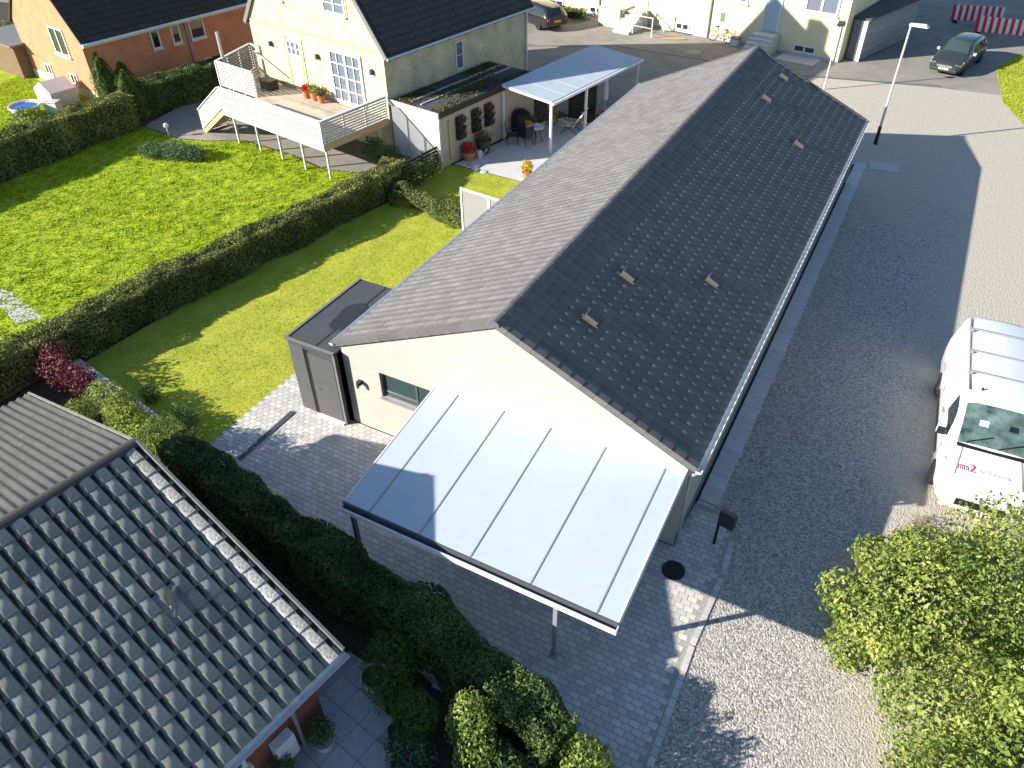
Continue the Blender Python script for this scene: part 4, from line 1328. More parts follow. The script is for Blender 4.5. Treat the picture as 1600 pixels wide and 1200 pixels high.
def conifer(name, label, x, y, h, r_, n):
    t = thing(name, label, 'tree', (x, y, 0))
    z = h * (0.08 + 0.92 * rng.random(n) ** 0.85)
    a = rng.uniform(0, 6.283, n)
    lobe = np.floor(a / 6.283 * 5)
    hl = h * (0.72 + 0.28 * np.abs(np.sin(lobe * 2.3 + h)))
    z = np.minimum(z, hl)
    prof_ = r_ * (1 - (z / (hl + 0.02)) ** 2.2) ** 0.6 * (0.8 + 0.2 * np.sin(a * 5 + 1) + 0.14 * np.sin(z * 6 + a * 2))
    rad = prof_ * (1.08 - 0.6 * rng.random(n) ** 1.5) + 0.05
    P = np.stack([np.cos(a) * rad, np.sin(a) * rad, z], 1)
    N = np.stack([np.cos(a), np.sin(a), np.full(n, 0.9)], 1)
    V, F = leaves(P, N, 0.15, 0.5, 0.35)
    npmesh('crown', V, F, M_conifer, t)
    MB().tube((0, 0, 0), (0, 0, h * 0.8), 0.07, 0.02, 7).build('trunk', M_bark, t)
    return t


conifer('conifer', 'taller slim conifer with a sunlit left side in front of the orange house', -29.25, 12.75, 3.3, 0.8, 6500)
conifer('conifer', 'shorter slim conifer standing beside the taller one against the orange wall', -28.35, 13.15, 2.9, 0.75, 5500)
shrub('juniper', 'low spreading bluish green juniper at the edge of the rough lawn', [(0, 0, 0.35, 1.0, 0.65, 0.45), (-1.1, -0.4, 0.3, 0.7, 0.5, 0.35), (0.9, 0.25, 0.3, 0.6, 0.5, 0.35)], 4600, 0.12, M_juniper,
      loc=(-22.9, 10.7, 0), aspect=0.3)
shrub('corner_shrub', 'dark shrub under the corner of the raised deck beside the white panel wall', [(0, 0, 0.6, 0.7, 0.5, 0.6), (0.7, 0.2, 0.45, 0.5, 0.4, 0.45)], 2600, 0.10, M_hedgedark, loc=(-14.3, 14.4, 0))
shrub('corner_shrub', 'small dark shrub at the far corner of the yellow brick wall behind the green roof', [(0, 0, 0.5, 0.6, 0.6, 0.55)], 1300, 0.11, M_hedgedark, loc=(-11.7, 25.6, 0))
shrub('fence_shrub', 'mixed leafy shrub growing through the black slatted fence', [(0, 0, 0.5, 0.5, 0.8, 0.5), (0.1, 1.1, 0.45, 0.4, 0.7, 0.45)], 2600, 0.09, M_hedgedark, loc=(-11.55, 13.3, 0))
shrub('garden_bush', 'bright yellow green shrub by the white tub behind the tall dark hedge', [(0, 0, 0.6, 0.9, 0.8, 0.6)], 1800, 0.13, M_limeleaf, loc=(-31.6, 9.6, 0))
shrub('garden_bush', 'dark shrub at the top left corner beside the brown wall', [(0, 0, 1.0, 1.2, 1.0, 1.0)], 1800, 0.16, M_hedgedark, loc=(-43.6, 17.6, 0))
shrub('far_bush', 'dark bush on the grass at the upper right corner behind the striped barriers', [(0, 0, 0.9, 2.0, 1.2, 1.0), (2.4, 0.3, 1.0, 1.8, 1.3, 1.1)], 4200, 0.2, M_hedgedark, loc=(13.2, 51.5, 0))
gp_ = structure(MB().add([(-26, -0.75, .004), (-19.3, -1.05, .004), (-18.7, -0.95, .004), (-17.45, -1.35, .004), (-16.95, -0.7, .004), (-19.25, -0.2, .004), (-26, 0.1, .004)],
                         [(0, 1, 2, 3, 4, 5, 6)]).build('garden_path', M_concrete))
sl = thing('solar_light', 'small white garden light on a stake at the edge of the rough lawn', 'garden light', (-25.2, 12.3, 0))
MB().tube((0, 0, 0), (0, 0, 0.45), 0.025).build('stake', M_galv, sl)
MB().lathe([(0.04, 0.45), (0.12, 0.5), (0.12, 0.62), (0.03, 0.68)], n=10).build('lamp_head', M_whitepaint, sl)

# ------------------------------------------------------------------ YELLOW BRICK HOUSE
yh = thing('yellow_house', 'two storey yellow brick house with a steep dark roof and white french doors', 'house', (YH[0], YH[1], 0), ANG)
YW, YL, YE = 9.25, 10.1, 4.55
YRZ = YE + YW / 2 * 1.33
mb = MB().prism([(-YW, 0), (0, 0), (0, YE), (-YW / 2, YRZ - 0.1), (-YW, YE)], 'y', 0, 0.3)
mb.prism([(-YW, 0), (0, 0), (0, YE), (-YW / 2, YRZ - 0.1), (-YW, YE)], 'y', YL - 0.3, YL)
mb.box(-0.3, 0, 0.3, YL - 0.3, 0, YE).box(-YW, -YW + 0.3, 0.3, YL - 0.3, 0, YE)
mb.build('wall', M_yellowbrick, yh)
mb = MB()
for z in (4.36,):
    mb.box(-YW + 0.1, -0.02, -0.03, 0.0, z, z + 0.09)
mb.build('brick_band', M_band, yh)
mb = MB()
sl_ = math.hypot(YW / 2 + 0.25, (YW / 2 + 0.25) * 1.33)
for s_ in (-1, 1):
    xe = -YW / 2 + s_ * (YW / 2 + 0.28)
    ze = YRZ - (YW / 2 + 0.28) * 1.33
    pl = [(-YW / 2, YRZ), (xe, ze), (xe, ze + 0.14), (-YW / 2, YRZ + 0.14)]
    mb.prism(pl if s_ < 0 else pl[::-1], 'y', -0.06, YL + 0.2)
yroof = mb.build('roof', M_slate, yh)
# courses of slates on the side that shows
xe, ze = 0.28, YRZ - (YW / 2 + 0.28) * 1.33
My = slope_matrix((-YW / 2, YL + 0.2, YRZ + 0.145), (0, -1, 0), (xe + YW / 2, 0, ze - YRZ))
g_ = tile_geom(0.3, sl_ / 26, [(-0.148, 0), (-0.1, 0.012), (0.0, 0.03), (0.1, 0.012), (0.148, 0)], 0.02, 0.018)
tile_slope(yroof, My, 34, 26, 0.3, sl_ / 26, g_, M_slate, 'roof_tile', 0)
MB().bar((xe - .02, -0.09, ze + 0.05), (-YW / 2, -0.09, YRZ + 0.05), 0.06, 0.2).build('bargeboard', M_lead, yroof)
MB().bar((-YW - 0.26, -0.09, ze + 0.05), (-YW / 2, -0.09, YRZ + 0.05), 0.06, 0.2).build('bargeboard', M_lead, yroof)
mb = MB()
for i in range(9):
    mb.box(0.02, 0.3, 0.5 + i * 1.12, 0.6 + i * 1.12, ze - 0.06, ze + 0.02)
mb.build('rafter_end', M_black, yh)
MB().tube((0.34, -0.1, ze + 0.05), (0.34, YL + 0.2, ze + 0.05), 0.07, n=8).build('gutter', M_zinc, yh)
MB().tube((0.06, YL - 0.1, ze), (0.06, YL - 0.1, 0), 0.05).build('downpipe', M_whitealu, yh)
sk = MB().box(-0.45, 0.45, -0.62, 0.62, 0.03, 0.09).build('skylight', M_lead, yroof)
sk.matrix_basis = My @ Matrix.Translation((YL - 5.2, 3.9, 0))
MB().box(-0.37, 0.37, -0.54, 0.54, 0.091, 0.1).build('pane', M_glassblue, sk)
# gable windows and doors
window(yh, -3.5, -2.05, 5.56, 6.95, 0.0, 'y', 0.09, mull=(-2.78,), bars=(6.0, 6.45), gm=M_glassblue, proud=0.05, sill=True)
window(yh, -7.2, -6.3, 5.62, 6.6, 0.0, 'y', 0.09, mull=(-6.75,), bars=(6.1,), gm=M_glassblue, proud=0.05, sill=True)
for x0, x1, z0, z1 in ((-3.62, -3.53, 5.5, 7.0), (-2.02, -1.93, 5.5, 7.0), (-7.32, -7.23, 5.5, 6.7), (-6.27, -6.18, 5.5, 6.7)):
    MB().box(x0, x1, -0.025, 0.0, z0, z1).build('brick_surround', M_band, yh)
fd = window(yh, -3.6, -1.45, 1.68, 4.05, 0.0, 'y', 0.13, mull=(-2.525,), bars=(2.3, 2.88, 3.46), gm=M_glassblue, proud=0.07, name='french_door')
mb = MB()
for u in (-3.06, -1.99):
    mb.box(u - 0.018, u + 0.018, -0.067, 0.0, 1.82, 3.9)
mb.build('glazing_bar', M_whitepaint, fd)
dd = MB().box(-6.55, -5.65, -0.03, 0.0, 1.66, 3.2).build('door', M_paleyellow, yh)
MB().box(-5.82, -5.74, -0.08, -0.03, 2.4, 2.44).build('handle', M_chrome, dd)
window(yh, -6.6, -5.6, 3.22, 3.92, 0.0, 'y', 0.08, mull=(-6.27, -5.93), bars=(3.57,), gm=M_glassblue, proud=0.05)
for x0, x1 in ((-6.75, -6.61), (-5.59, -5.45)):
    MB().box(x0, x1, -0.035, 0.0, 1.66, 4.05).build('brick_surround', M_band, yh)
for u in (-7.8, -4.4, -0.78):
    MB().box(u - 0.07, u + 0.07, -0.14, 0.0, 3.4, 3.62).build('wall_lamp', M_darkmetal, yh)
window(yh, 4.55, 5.1, 2.55, 3.85, 0.0, 'x', 0.07, bars=(3.2,), gm=M_glassblue, out=1, proud=0.05)
ch = MB().box(-5.05, -4.3, 6.2, 7.0, YRZ - 0.6, YRZ + 1.1).build('chimney', M_yellowbrick, yroof)

# ------------------------------------------------------------------ RAISED DECK
dk = thing('raised_deck', 'raised timber deck with white slatted railings on steel posts against the yellow gable', 'deck', (YH[0], YH[1], 0), ANG)
DZ = 1.6


def deckboards(x0, x1, y0, y1):
    n = int((y1 - y0) / 0.145)
    for i in range(n):
        MB().box(x0, x1, y0 + i * (y1 - y0) / n + 0.004, y0 + (i + 1) * (y1 - y0) / n - 0.004, DZ - 0.03, DZ + random.uniform(-.003, .003)).build('floor_board', M_deckwood, dk)


deckboards(-7.1, -0.08, -3.8, -0.06)
deckboards(-9.9, -7.11, -1.85, -0.06)
mb = MB().box(-7.1, -0.08, -3.74, -3.69, DZ - 0.24, DZ - 0.032).box(-0.14, -0.09, -3.68, -0.1, DZ - 0.24, DZ - 0.032).box(-7.1, -7.05, -3.68, -1.9, DZ - 0.24, DZ - 0.032)
for i in range(9):
    mb.box(-6.4 + i * 0.7, -6.35 + i * 0.7, -3.68, -0.1, DZ - 0.2, DZ - 0.034)
mb.build('joist', M_timber, dk)
MB().box(-7.14, -0.05, -3.86, -3.82, DZ - 0.26, DZ + 0.02).build('fascia_board', M_whitepaint, dk)  # sunlit timber edge; the sun's brightening is put into the white colour
MB().box(-0.06, -0.02, -3.82, -0.1, DZ - 0.26, DZ - 0.0).build('fascia_board', M_timber, dk)
for u in (-6.75, -5.1, -3.5, -1.9, -0.25):
    MB().box(u - 0.04, u + 0.04, -3.66, -3.58, 0, DZ - 0.24).build('post', M_galv, dk)
for u, v in ((-9.6, -1.7), (-7.3, -1.7), (-0.25, -0.5), (-10.6, 0.7)):
    MB().box(u - 0.04, u + 0.04, v - 0.04, v + 0.04, 0, DZ - 0.1).build('post', M_galv, dk)


def railing(a, b, z0, z1, zb0=None, zb1=None, ns=8, m=M_whitepaint, gap=0.35, cap=True, posts=3):
    """Slatted railing from a to b (u,v); heights at the two ends may differ (stairs)."""
    zb0 = z0 if zb0 is None else zb0
    zb1 = z1 if zb1 is None else zb1
    r_ = bpy.data.objects.new('railing', None)
    COL.objects.link(r_)
    r_.parent = dk
    h0, h1 = z1 - z0, zb1 - zb0
    for i in range(ns):
        f0 = (i + gap * 0.5) / ns
        f1 = (i + 1 - gap * 0.5) / ns
        fc = (f0 + f1) / 2
        MB().bar((a[0], a[1], z0 + h0 * fc), (b[0], b[1], zb0 + h1 * fc), 0.022, h0 * (f1 - f0)).build('slat', m if m is not M_whitepaint else M_slatwhite, r_)
    d = Vector((b[0] - a[0], b[1] - a[1], 0))
    q = Vector((-d.y, d.x, 0)).normalized() * 0.04
    for i in range(posts):
        f = i / (posts - 1)
        x, y = a[0] + d.x * f + q.x, a[1] + d.y * f + q.y
        za = z0 + (zb0 - z0) * f
        zt = z1 + (zb1 - z1) * f
        MB().box(x - 0.03, x + 0.03, y - 0.03, y + 0.03, za - 0.1, zt).build('rail_post', M_whitepaint, r_)
    if cap:
        MB().bar((a[0], a[1], z1 + 0.02), (b[0], b[1], zb1 + 0.02), 0.12, 0.035).build('handrail', M_whitepaint, r_)
    return r_


railing((-7.1, -3.84), (-0.05, -3.84), DZ + 0.03, DZ + 1.0, ns=9, gap=0.3, posts=6)
railing((-0.04, -3.84), (-0.04, -0.12), DZ - 0.02, DZ + 1.02, ns=9, gap=0.4, posts=4)
railing((-9.95, -1.9), (-7.12, -1.9), DZ, DZ + 1.15, ns=9, gap=0.28, posts=4)
railing((-9.95, -1.9), (-11.0, 0.9), DZ, DZ + 1.15, ns=9, gap=0.4, m=M_slatgrey, posts=4)
railing((-11.0, 0.9), (-9.3, 0.6), DZ, DZ + 1.15, ns=9, gap=0.4, m=M_slatgrey, posts=3)
MB().add([(-7.1, -1.9, DZ), (-9.95, -1.9, DZ), (-11.0, 0.9, DZ), (-9.3, 0.9, DZ), (-9.3, -0.04, DZ), (-7.1, -0.04, DZ)], [(0, 5, 4, 3, 2, 1)]).build('floor_sheet', M_deckwood, dk, (0, 0, -0.035))
MB().bar((-9.2, -0.12, 2.95), (-6.85, -0.12, 2.05), 0.05, 0.06).build('wall_handrail', M_whitepaint, dk)
# stairs down to the path
st = MB()
for i in range(8):
    st.box(-7.15 - (i + 1) * 0.27, -7.15 - i * 0.27 + 0.03, -3.75, -2.75, DZ - (i + 1) * 0.19 - 0.03, DZ - (i + 1) * 0.19)
st.build('stair_tread', M_deckwood, dk)
for v in (-3.8, -2.72):
    MB().bar((-7.12, v, DZ - 0.12), (-9.3, v, 0.02), 0.045, 0.22).build('stair_string', M_timber, dk)
railing((-9.3, -3.85), (-7.12, -3.85), 0.16, 1.1, DZ + 0.05, DZ + 1.0, ns=8, gap=0.28, posts=3)
MB().box(-10.05, -9.93, -1.5, -1.38, DZ - 0.4, DZ + 2.4).build('tall_post', M_steelgrey, dk)


def pot_at(name, label, u, v, z, r_, h, m, potm=M_terracotta, n=350, size=0.09, ph=0.35, group=None):
    p = yl(u, v, z)
    t = potted(name, label, p[0], p[1], r_, h, n, m, potm, size, 'potted plant', ph, 1.0, group)
    t.location.z = z
    return t


pot_at('flower_pot', 'largest terracotta pot with a green plant on the raised deck', -4.55, -0.45, DZ, 0.24, 0.4, M_limeleaf)
pot_at('flower_pot', 'smaller terracotta pot to the right of the other pots on the deck', -4.05, -0.5, DZ, 0.2, 0.3, M_olive)
pot_at('flower_pot', 'terracotta pot on the deck nearest to the narrow house door', -5.1, -0.5, DZ, 0.2, 0.3, M_redflower)
cr = thing('deck_crate', 'dark storage crate at the back of the raised deck beside the house wall', 'crate', yl(-7.6, -0.75, DZ), ANG)
MB().box(-0.4, 0.4, -0.25, 0.25, 0.0, 0.42).build('box', M_oldwood, cr)
MB().box(-0.43, 0.43, -0.28, 0.28, 0.422, 0.46).build('lid', M_darkmetal, cr)

# ------------------------------------------------------------------ EXTENSION WITH GREEN ROOF
ex = thing('green_roof_shed', 'low shed with a planted roof and white panelled front beside the yellow house', 'shed', (YH[0], YH[1], 0), ANG)
EX0, EX1, EY0, EY1, EZ = 0.06, 2.95, 0.05, 6.9, 2.3
MB().box(EX1 - 0.08, EX1, EY0 + 0.06, EY1 - 0.06, 0, EZ).box(EX0, EX1 - 0.08, EY1 - 0.14, EY1 - 0.06, 0, EZ).build('wall', mat('beige_board', (0.44, 0.39, 0.33), 0.8, 0.08, 6), ex)
for i in range(3):
    MB().box(EX0 + 0.02 + i * 0.96, EX0 + 0.02 + i * 0.96 + 0.93, EY0, EY0 + 0.05, 0.03, EZ).build('front_panel', M_whitepaint, ex)
MB().box(EX1 - 0.07, EX1 + 0.03, EY0 - 0.03, EY0 + 0.055, 0, EZ).build('corner_post', M_whitepaint, ex)
mb = MB().box(EX0, EX1 + 0.05, EY0 - 0.06, EY1, EZ + 0.001, EZ + 0.1)
er = mb.build('roof', M_felt, ex)
mb = MB().box(EX0, EX1 + 0.12, EY0 - 0.13, EY0 - 0.062, EZ - 0.02, EZ + 0.22)
mb.build('front_fascia', M_greypaint, er)
MB().box(EX1 + 0.052, EX1 + 0.13, EY0 - 0.06, EY1 + 0.02, EZ - 0.02, EZ + 0.22).build('side_fascia', M_black, er)
MB().box(EX1 + 0.06, EX1 + 0.12, EY0 - 0.05, EY1, EZ - 0.09, EZ - 0.022).build('trim', M_timber, er)
MB().box(0.9, 1.0, 0.5, EY1 - 0.1, EZ + 0.101, EZ + 0.16).box(1.5, 1.57, 0.5, EY1 - 0.1, EZ + 0.101, EZ + 0.15).build('batten', M_greypaint, er)
n = 5200
P = np.stack([rng.uniform(0.15, EX1 - 0.05, n), rng.uniform(EY0 + 0.05, EY1 - 0.1, n), EZ + 0.11 + rng.random(n) * 0.08], 1)
keep = (np.sin(P[:, 0] * 2.3 + 0.6) * np.sin(P[:, 1] * 1.1 + 0.8) + rng.normal(0, .35, n)) > -0.1
V, F = leaves(P[keep], np.tile([0, 0, 1.0], (keep.sum(), 1)), 0.11, 0.8)
o = npmesh('sedum', V, F, M_sedum, er)
o['kind'] = 'stuff'
mb = MB().box(EX1, EX1 + 0.06, 0.62, 0.72, 0.25, EZ - 0.3)
mb.build('batten', M_timber, ex)
for i, (v, red) in enumerate(((1.35, 0), (2.4, 0), (3.3, 1))):
    p = yl(EX1 + 0.02, v, 0)
    hp = thing('wall_planter', ('hanging wall planter nearest to the timber batten on the beige shed wall', 'hanging wall planter in the middle of the beige shed wall',
                                'hanging wall planter with red flowers nearest to the covered terrace')[i], 'planter', p, ANG)
    MB().box(0.0, 0.03, -0.26, 0.26, 0.95, 2.0).build('back_board', M_oldwood, hp)
    for k in range(3):
        MB().prism([(0.03, 1.0 + k * 0.34), (0.17, 1.0 + k * 0.34), (0.21, 1.16 + k * 0.34), (0.03, 1.16 + k * 0.34)], 'y', -0.24, 0.24).build('trough', M_black, hp)
    P, N = blob_points(420, [(0.16, 0, 1.2 + k * 0.33, 0.16, 0.3, 0.15) for k in range(3)], 0.7)
    V, F = leaves(P, N, 0.08)
    npmesh('foliage', V, F, M_hedgedark, hp)
    P, N = blob_points(70, [(0.2, 0, 1.28 + k * 0.33, 0.14, 0.26, 0.12) for k in range(3)], 0.4)
    V, F = leaves(P, N, 0.08)
    npmesh('blossom', V, F, M_redflower if red else M_redleaf, hp)

# slatted black fence and white framed screen
sfp = (-11.95, 12.7)
sf = thing('slat_fence', 'low black slatted fence between the clipped hedge and the corner of the green roof shed', 'fence', (sfp[0], sfp[1], 0), math.atan2(3.0, 0.42) - math.pi / 2)
for i in range(6):
    MB().box(-0.015, 0.015, 0, 3.05, 0.08 + i * 0.16, 0.2 + i * 0.16).build('slat', M_oldwood, sf)
for v in (0.05, 1.5, 3.0):
    MB().box(0.016, 0.1, v - 0.04, v + 0.04, 0, 1.1).build('post', M_oldwood, sf)
scn = thing('privacy_screen', 'frosted privacy screen in a white frame standing out from the bungalow', 'screen', (-7.62, 10.85, 0), math.atan2(-0.12, 1))
for i in range(2):
    MB().box(0.06 + i * 1.3, 0.06 + i * 1.3 + 1.22, -0.012, 0.012, 0.1, 1.72).build('panel', M_frosted, scn)
mb = MB()
for i in range(3):
    mb.box(i * 1.3 - 0.02, i * 1.3 + 0.055, -0.04, 0.04, 0, 1.8)
mb.box(0.056, 2.58, -0.03, 0.03, 1.721, 1.79)
mb.build('frame', M_whitepaint, scn)

# ------------------------------------------------------------------ COVERED TERRACE AND WHAT STANDS ON IT
pg = thing('terrace_roof', 'white terrace roof on slim white posts beside the planted shed roof', 'canopy', (YH[0], YH[1], 0), ANG)
P0u, P1u, P0v, P1v = 2.98, 5.85, 4.3, 11.9
for i in range(7):
    v0 = P0v + (P1v - P0v) * i / 7
    v1 = P0v + (P1v - P0v) * (i + 1) / 7
    e = 0.012
    MB().add([(P0u, v0 + e, 2.55), (P1u, v0 + e, 2.36), (P1u, v1 - e, 2.36), (P0u, v1 - e, 2.55), (P0u, v0 + e, 2.535), (P1u, v0 + e, 2.345), (P1u, v1 - e, 2.345), (P0u, v1 - e, 2.535)],
             [(0, 1, 2, 3), (7, 6, 5, 4), (0, 4, 5, 1), (1, 5, 6, 2), (2, 6, 7, 3), (3, 7, 4, 0)]).build('panel', M_opal, pg)
for i in range(8):
    v0 = P0v + (P1v - P0v) * i / 7
    MB().bar((P0u, v0, 2.49), (P1u - 0.05, v0, 2.30), 0.05, 0.08).build('rafter', M_whitealu, pg)
MB().box(P1u - 0.05, P1u + 0.06, P0v - 0.05, P1v + 0.05, 2.2, 2.335).build('front_beam', M_whitealu, pg)
MB().box(P1u + 0.062, P1u + 0.14, P0v - 0.05, P1v + 0.05, 2.24, 2.34).build('gutter', M_whitealu, pg)
for u, v in ((P1u - 0.1, P0v + 0.1), (P1u - 0.1, 7.2), (P1u - 0.1, P1v - 0.1), (P0u + 0.06, P0v + 0.05)):
    MB().box(u - 0.05, u + 0.05, v - 0.05, v + 0.05, 0, 2.25).build('post', M_whitealu, pg)
wp = thing('timber_screen', 'narrow upright timber screen at the back of the covered terrace', 'screen', yl(3.55, 7.6), ANG)
for i in range(5):
    MB().box(-0.3 + i * 0.125, -0.3 + i * 0.125 + 0.118, -0.02, 0.02, 0.02, 1.95).build('board', M_timber, wp)
dp_ = thing('dark_screen', 'tall dark woven screen at the far side of the covered terrace behind the pale recliner', 'screen', yl(4.75, 8.4), ANG)
for i in range(12):
    MB().box(-0.75, 0.75, -0.02, 0.02, 0.05 + i * 0.16, 0.2 + i * 0.16).build('slat', M_darkmetal, dp_)
for u in (-0.75, 0.75):
    MB().box(u - 0.03, u + 0.03, -0.05, 0.05, 0, 2.02).build('post', M_black, dp_)
bq = thing('covered_barbecue', 'round barbecue under a black cover against the beige shed wall', 'barbecue', yl(3.35, 5.35, 0.005))
MB().lathe([(0.48, 0), (0.52, 0.35), (0.5, 0.8), (0.4, 1.05), (0.22, 1.17), (0.01, 1.2)], n=14).build('cover', M_black, bq, smooth=True)
MB().box(0.4, 0.72, -0.2, 0.2, 0.72, 0.76).build('side_shelf', M_darkmetal, bq)


def garden_chair(name, label, p, rz, m=M_darkmetal, sm=M_darkmetal):
    t = thing(name, label, 'chair', p, rz, 'garden chairs on the terrace')
    MB().box(-0.24, 0.24, -0.22, 0.24, 0.42, 0.46).build('seat', sm, t, bevel=0.01)
    MB().add([(-0.24, -0.24, 0.46), (0.24, -0.24, 0.46), (0.24, -0.36, 0.98), (-0.24, -0.36, 0.98), (-0.24, -0.21, 0.46), (0.24, -0.21, 0.46), (0.24, -0.33, 0.98), (-0.24, -0.33, 0.98)],
             [(0, 1, 2, 3), (7, 6, 5, 4), (0, 4, 5, 1), (1, 5, 6, 2), (2, 6, 7, 3), (3, 7, 4, 0)]).build('backrest', sm, t)
    for x in (-0.22, 0.22):
        MB().tube((x, -0.2, 0.43), (x * 1.1, -0.28, 0), 0.015).build('leg', m, t)
        MB().tube((x, 0.22, 0.43), (x * 1.1, 0.27, 0), 0.015).build('leg', m, t)
        MB().bar((x * 1.1, -0.26, 0.66), (x * 1.1, 0.24, 0.64), 0.04, 0.025).build('armrest', m, t)
    return t


garden_chair('garden_chair', 'dark garden chair nearest to the covered barbecue on the terrace', yl(3.75, 4.1, 0.005), R(-60))
garden_chair('garden_chair', 'dark garden chair in front of the low terrace table, nearest the white post', yl(4.35, 4.35, 0.005), R(70))
c_ = garden_chair('garden_chair', 'dark garden chair with an orange cushion behind the terrace table', yl(3.95, 5.1, 0.005), R(190))
cu = thing('cushion', 'orange cushion standing on a dark garden chair of the terrace', 'cushion', yl(3.97, 5.05, 0.47), R(180))
cu.rotation_euler.x = R(-8)
MB().box(-0.2, 0.2, -0.12, -0.02, 0, 0.4).build('cover', M_orangeplastic, cu, bevel=0.05)
tb = thing('terrace_table', 'small round dark table between the garden chairs on the terrace', 'table', yl(4.45, 5.0, 0.005))
MB().lathe([(0.42, 0.70), (0.42, 0.73), (0.001, 0.735)], n=20).build('tabletop', M_galv, tb)
for k in range(4):
    a = k * math.pi / 2 + 0.4
    MB().tube((0.1 * math.cos(a), 0.1 * math.sin(a), 0.7), (0.34 * math.cos(a), 0.34 * math.sin(a), 0), 0.018).build('leg', M_darkmetal, tb)
pr_ = thing('recliner', 'pale fabric reclining chair with a dark frame beside the white post of the terrace', 'chair', yl(5.05, 6.9, 0.005), R(100))
MB().box(-0.28, 0.28, -0.3, 0.3, 0.36, 0.42).build('seat', M_cream, pr_, bevel=0.015)
MB().add([(-0.28, -0.3, 0.42), (0.28, -0.3, 0.42), (0.28, -0.85, 1.15), (-0.28, -0.85, 1.15), (-0.28, -0.24, 0.44), (0.28, -0.24, 0.44), (0.28, -0.79, 1.18), (-0.28, -0.79, 1.18)],
         [(0, 1, 2, 3), (7, 6, 5, 4), (0, 4, 5, 1), (1, 5, 6, 2), (2, 6, 7, 3), (3, 7, 4, 0)]).build('backrest', M_cream, pr_)
for x in (-0.3, 0.3):
    MB().tube((x, -0.5, 0.0), (x, 0.35, 0.55), 0.018).build('leg', M_darkmetal, pr_)
    MB().tube((x, 0.4, 0.0), (x, -0.45, 0.6), 0.018).build('leg', M_darkmetal, pr_)
ub = thing('folded_parasol', 'closed white parasol standing on the far part of the terrace', 'parasol', yl(5.2, 9.75, 0.0))
MB().tube((0, 0, 0), (0, 0, 2.1), 0.022).build('pole', M_galv, ub)
MB().lathe([(0.06, 0.75), (0.16, 0.8), (0.15, 1.3), (0.09, 1.9), (0.02, 2.12)], n=10).build('canopy', M_whitepaint, ub)
MB().lathe([(0.28, 0), (0.28, 0.06), (0.05, 0.1)], n=14).build('base', M_concrete, ub)
t2 = thing('side_table', 'small white topped table next to the recliner on the terrace', 'table', yl(5.55, 8.3, 0.005), ANG)
MB().box(-0.55, 0.55, -0.35, 0.35, 0.68, 0.72).build('tabletop', M_darkmetal, t2)
for x in (-0.5, 0.5):
    for y in (-0.3, 0.3):
        MB().box(x - 0.02, x + 0.02, y - 0.02, y + 0.02, 0, 0.68).build('leg', M_whitealu, t2)
pt = yl(3.3, 1.5)
potted('flower_tub', 'terracotta tub with red flowers at the near end of the beige shed wall', pt[0], pt[1], 0.3, 0.4, 600, M_redflower, M_terracotta, 0.08, ph=0.4)
wc = thing('watering_can', 'pale watering can standing next to the dark tub of red flowers', 'watering can', yl(3.55, 1.95, 0.005), R(30))
MB().lathe([(0.13, 0), (0.14, 0.3), (0.1, 0.36), (0.05, 0.37)], n=12).build('body', M_galv, wc)
MB().tube((0.12, 0, 0.1), (0.36, 0, 0.42), 0.025, 0.018).build('spout', M_galv, wc)
MB().tube((-0.12, 0, 0.1), (-0.24, 0, 0.28), 0.014).tube((-0.24, 0, 0.28), (-0.08, 0, 0.42), 0.014).build('handle', M_galv, wc)
pt = yl(3.3, 2.55)
potted('green_tub', 'large dark green tub below the middle wall planter of the beige shed', pt[0], pt[1], 0.36, 0.35, 420, M_hedgedark, M_greenplastic, 0.08, ph=0.62)
pt = (-7.55, 16.1)
potted('yellow_flower_pot', 'pot of bright yellow flowers at the edge of the terrace next to the bungalow roof', pt[0], pt[1], 0.22, 0.5, 700, M_yellowflower, M_terracotta, 0.08, ph=0.3)
for i in range(4):
    q = yl(3.4 + i * 0.42, 0.95 + 0.1 * math.sin(i * 2), 0.006)
    s_ = thing('stepping_stone', 'flat pale stepping stones between the small lawn and the flower tub', 'stone', q, 0.4 * i, 'stepping stones by the terrace')
    MB().lathe([(0.17, -0.01), (0.17, 0.02), (0.13, 0.035), (0.001, 0.035)], n=9).build('stone', M_concrete, s_)


def wheel(parent, x, y, z, r_, w, axis='x', rim=M_chrome):
    t = MB().lathe([(r_ * 0.62, -w / 2), (r_ * 0.93, -w / 2), (r_, -w * 0.32), (r_, w * 0.32), (r_ * 0.93, w / 2), (r_ * 0.62, w / 2)], (x, y, z), 18, axis)
    wo = t.build('wheel', M_rubber, parent)
    rm = MB().lathe([(0.001, -w * 0.46), (r_ * 0.6, -w * 0.46), (r_ * 0.63, -w * 0.3), (r_ * 0.63, w * 0.3), (r_ * 0.6, w * 0.46), (0.001, w * 0.46)], (x, y, z), 12, axis)
    rm.build('rim', rim, wo)
    return wo


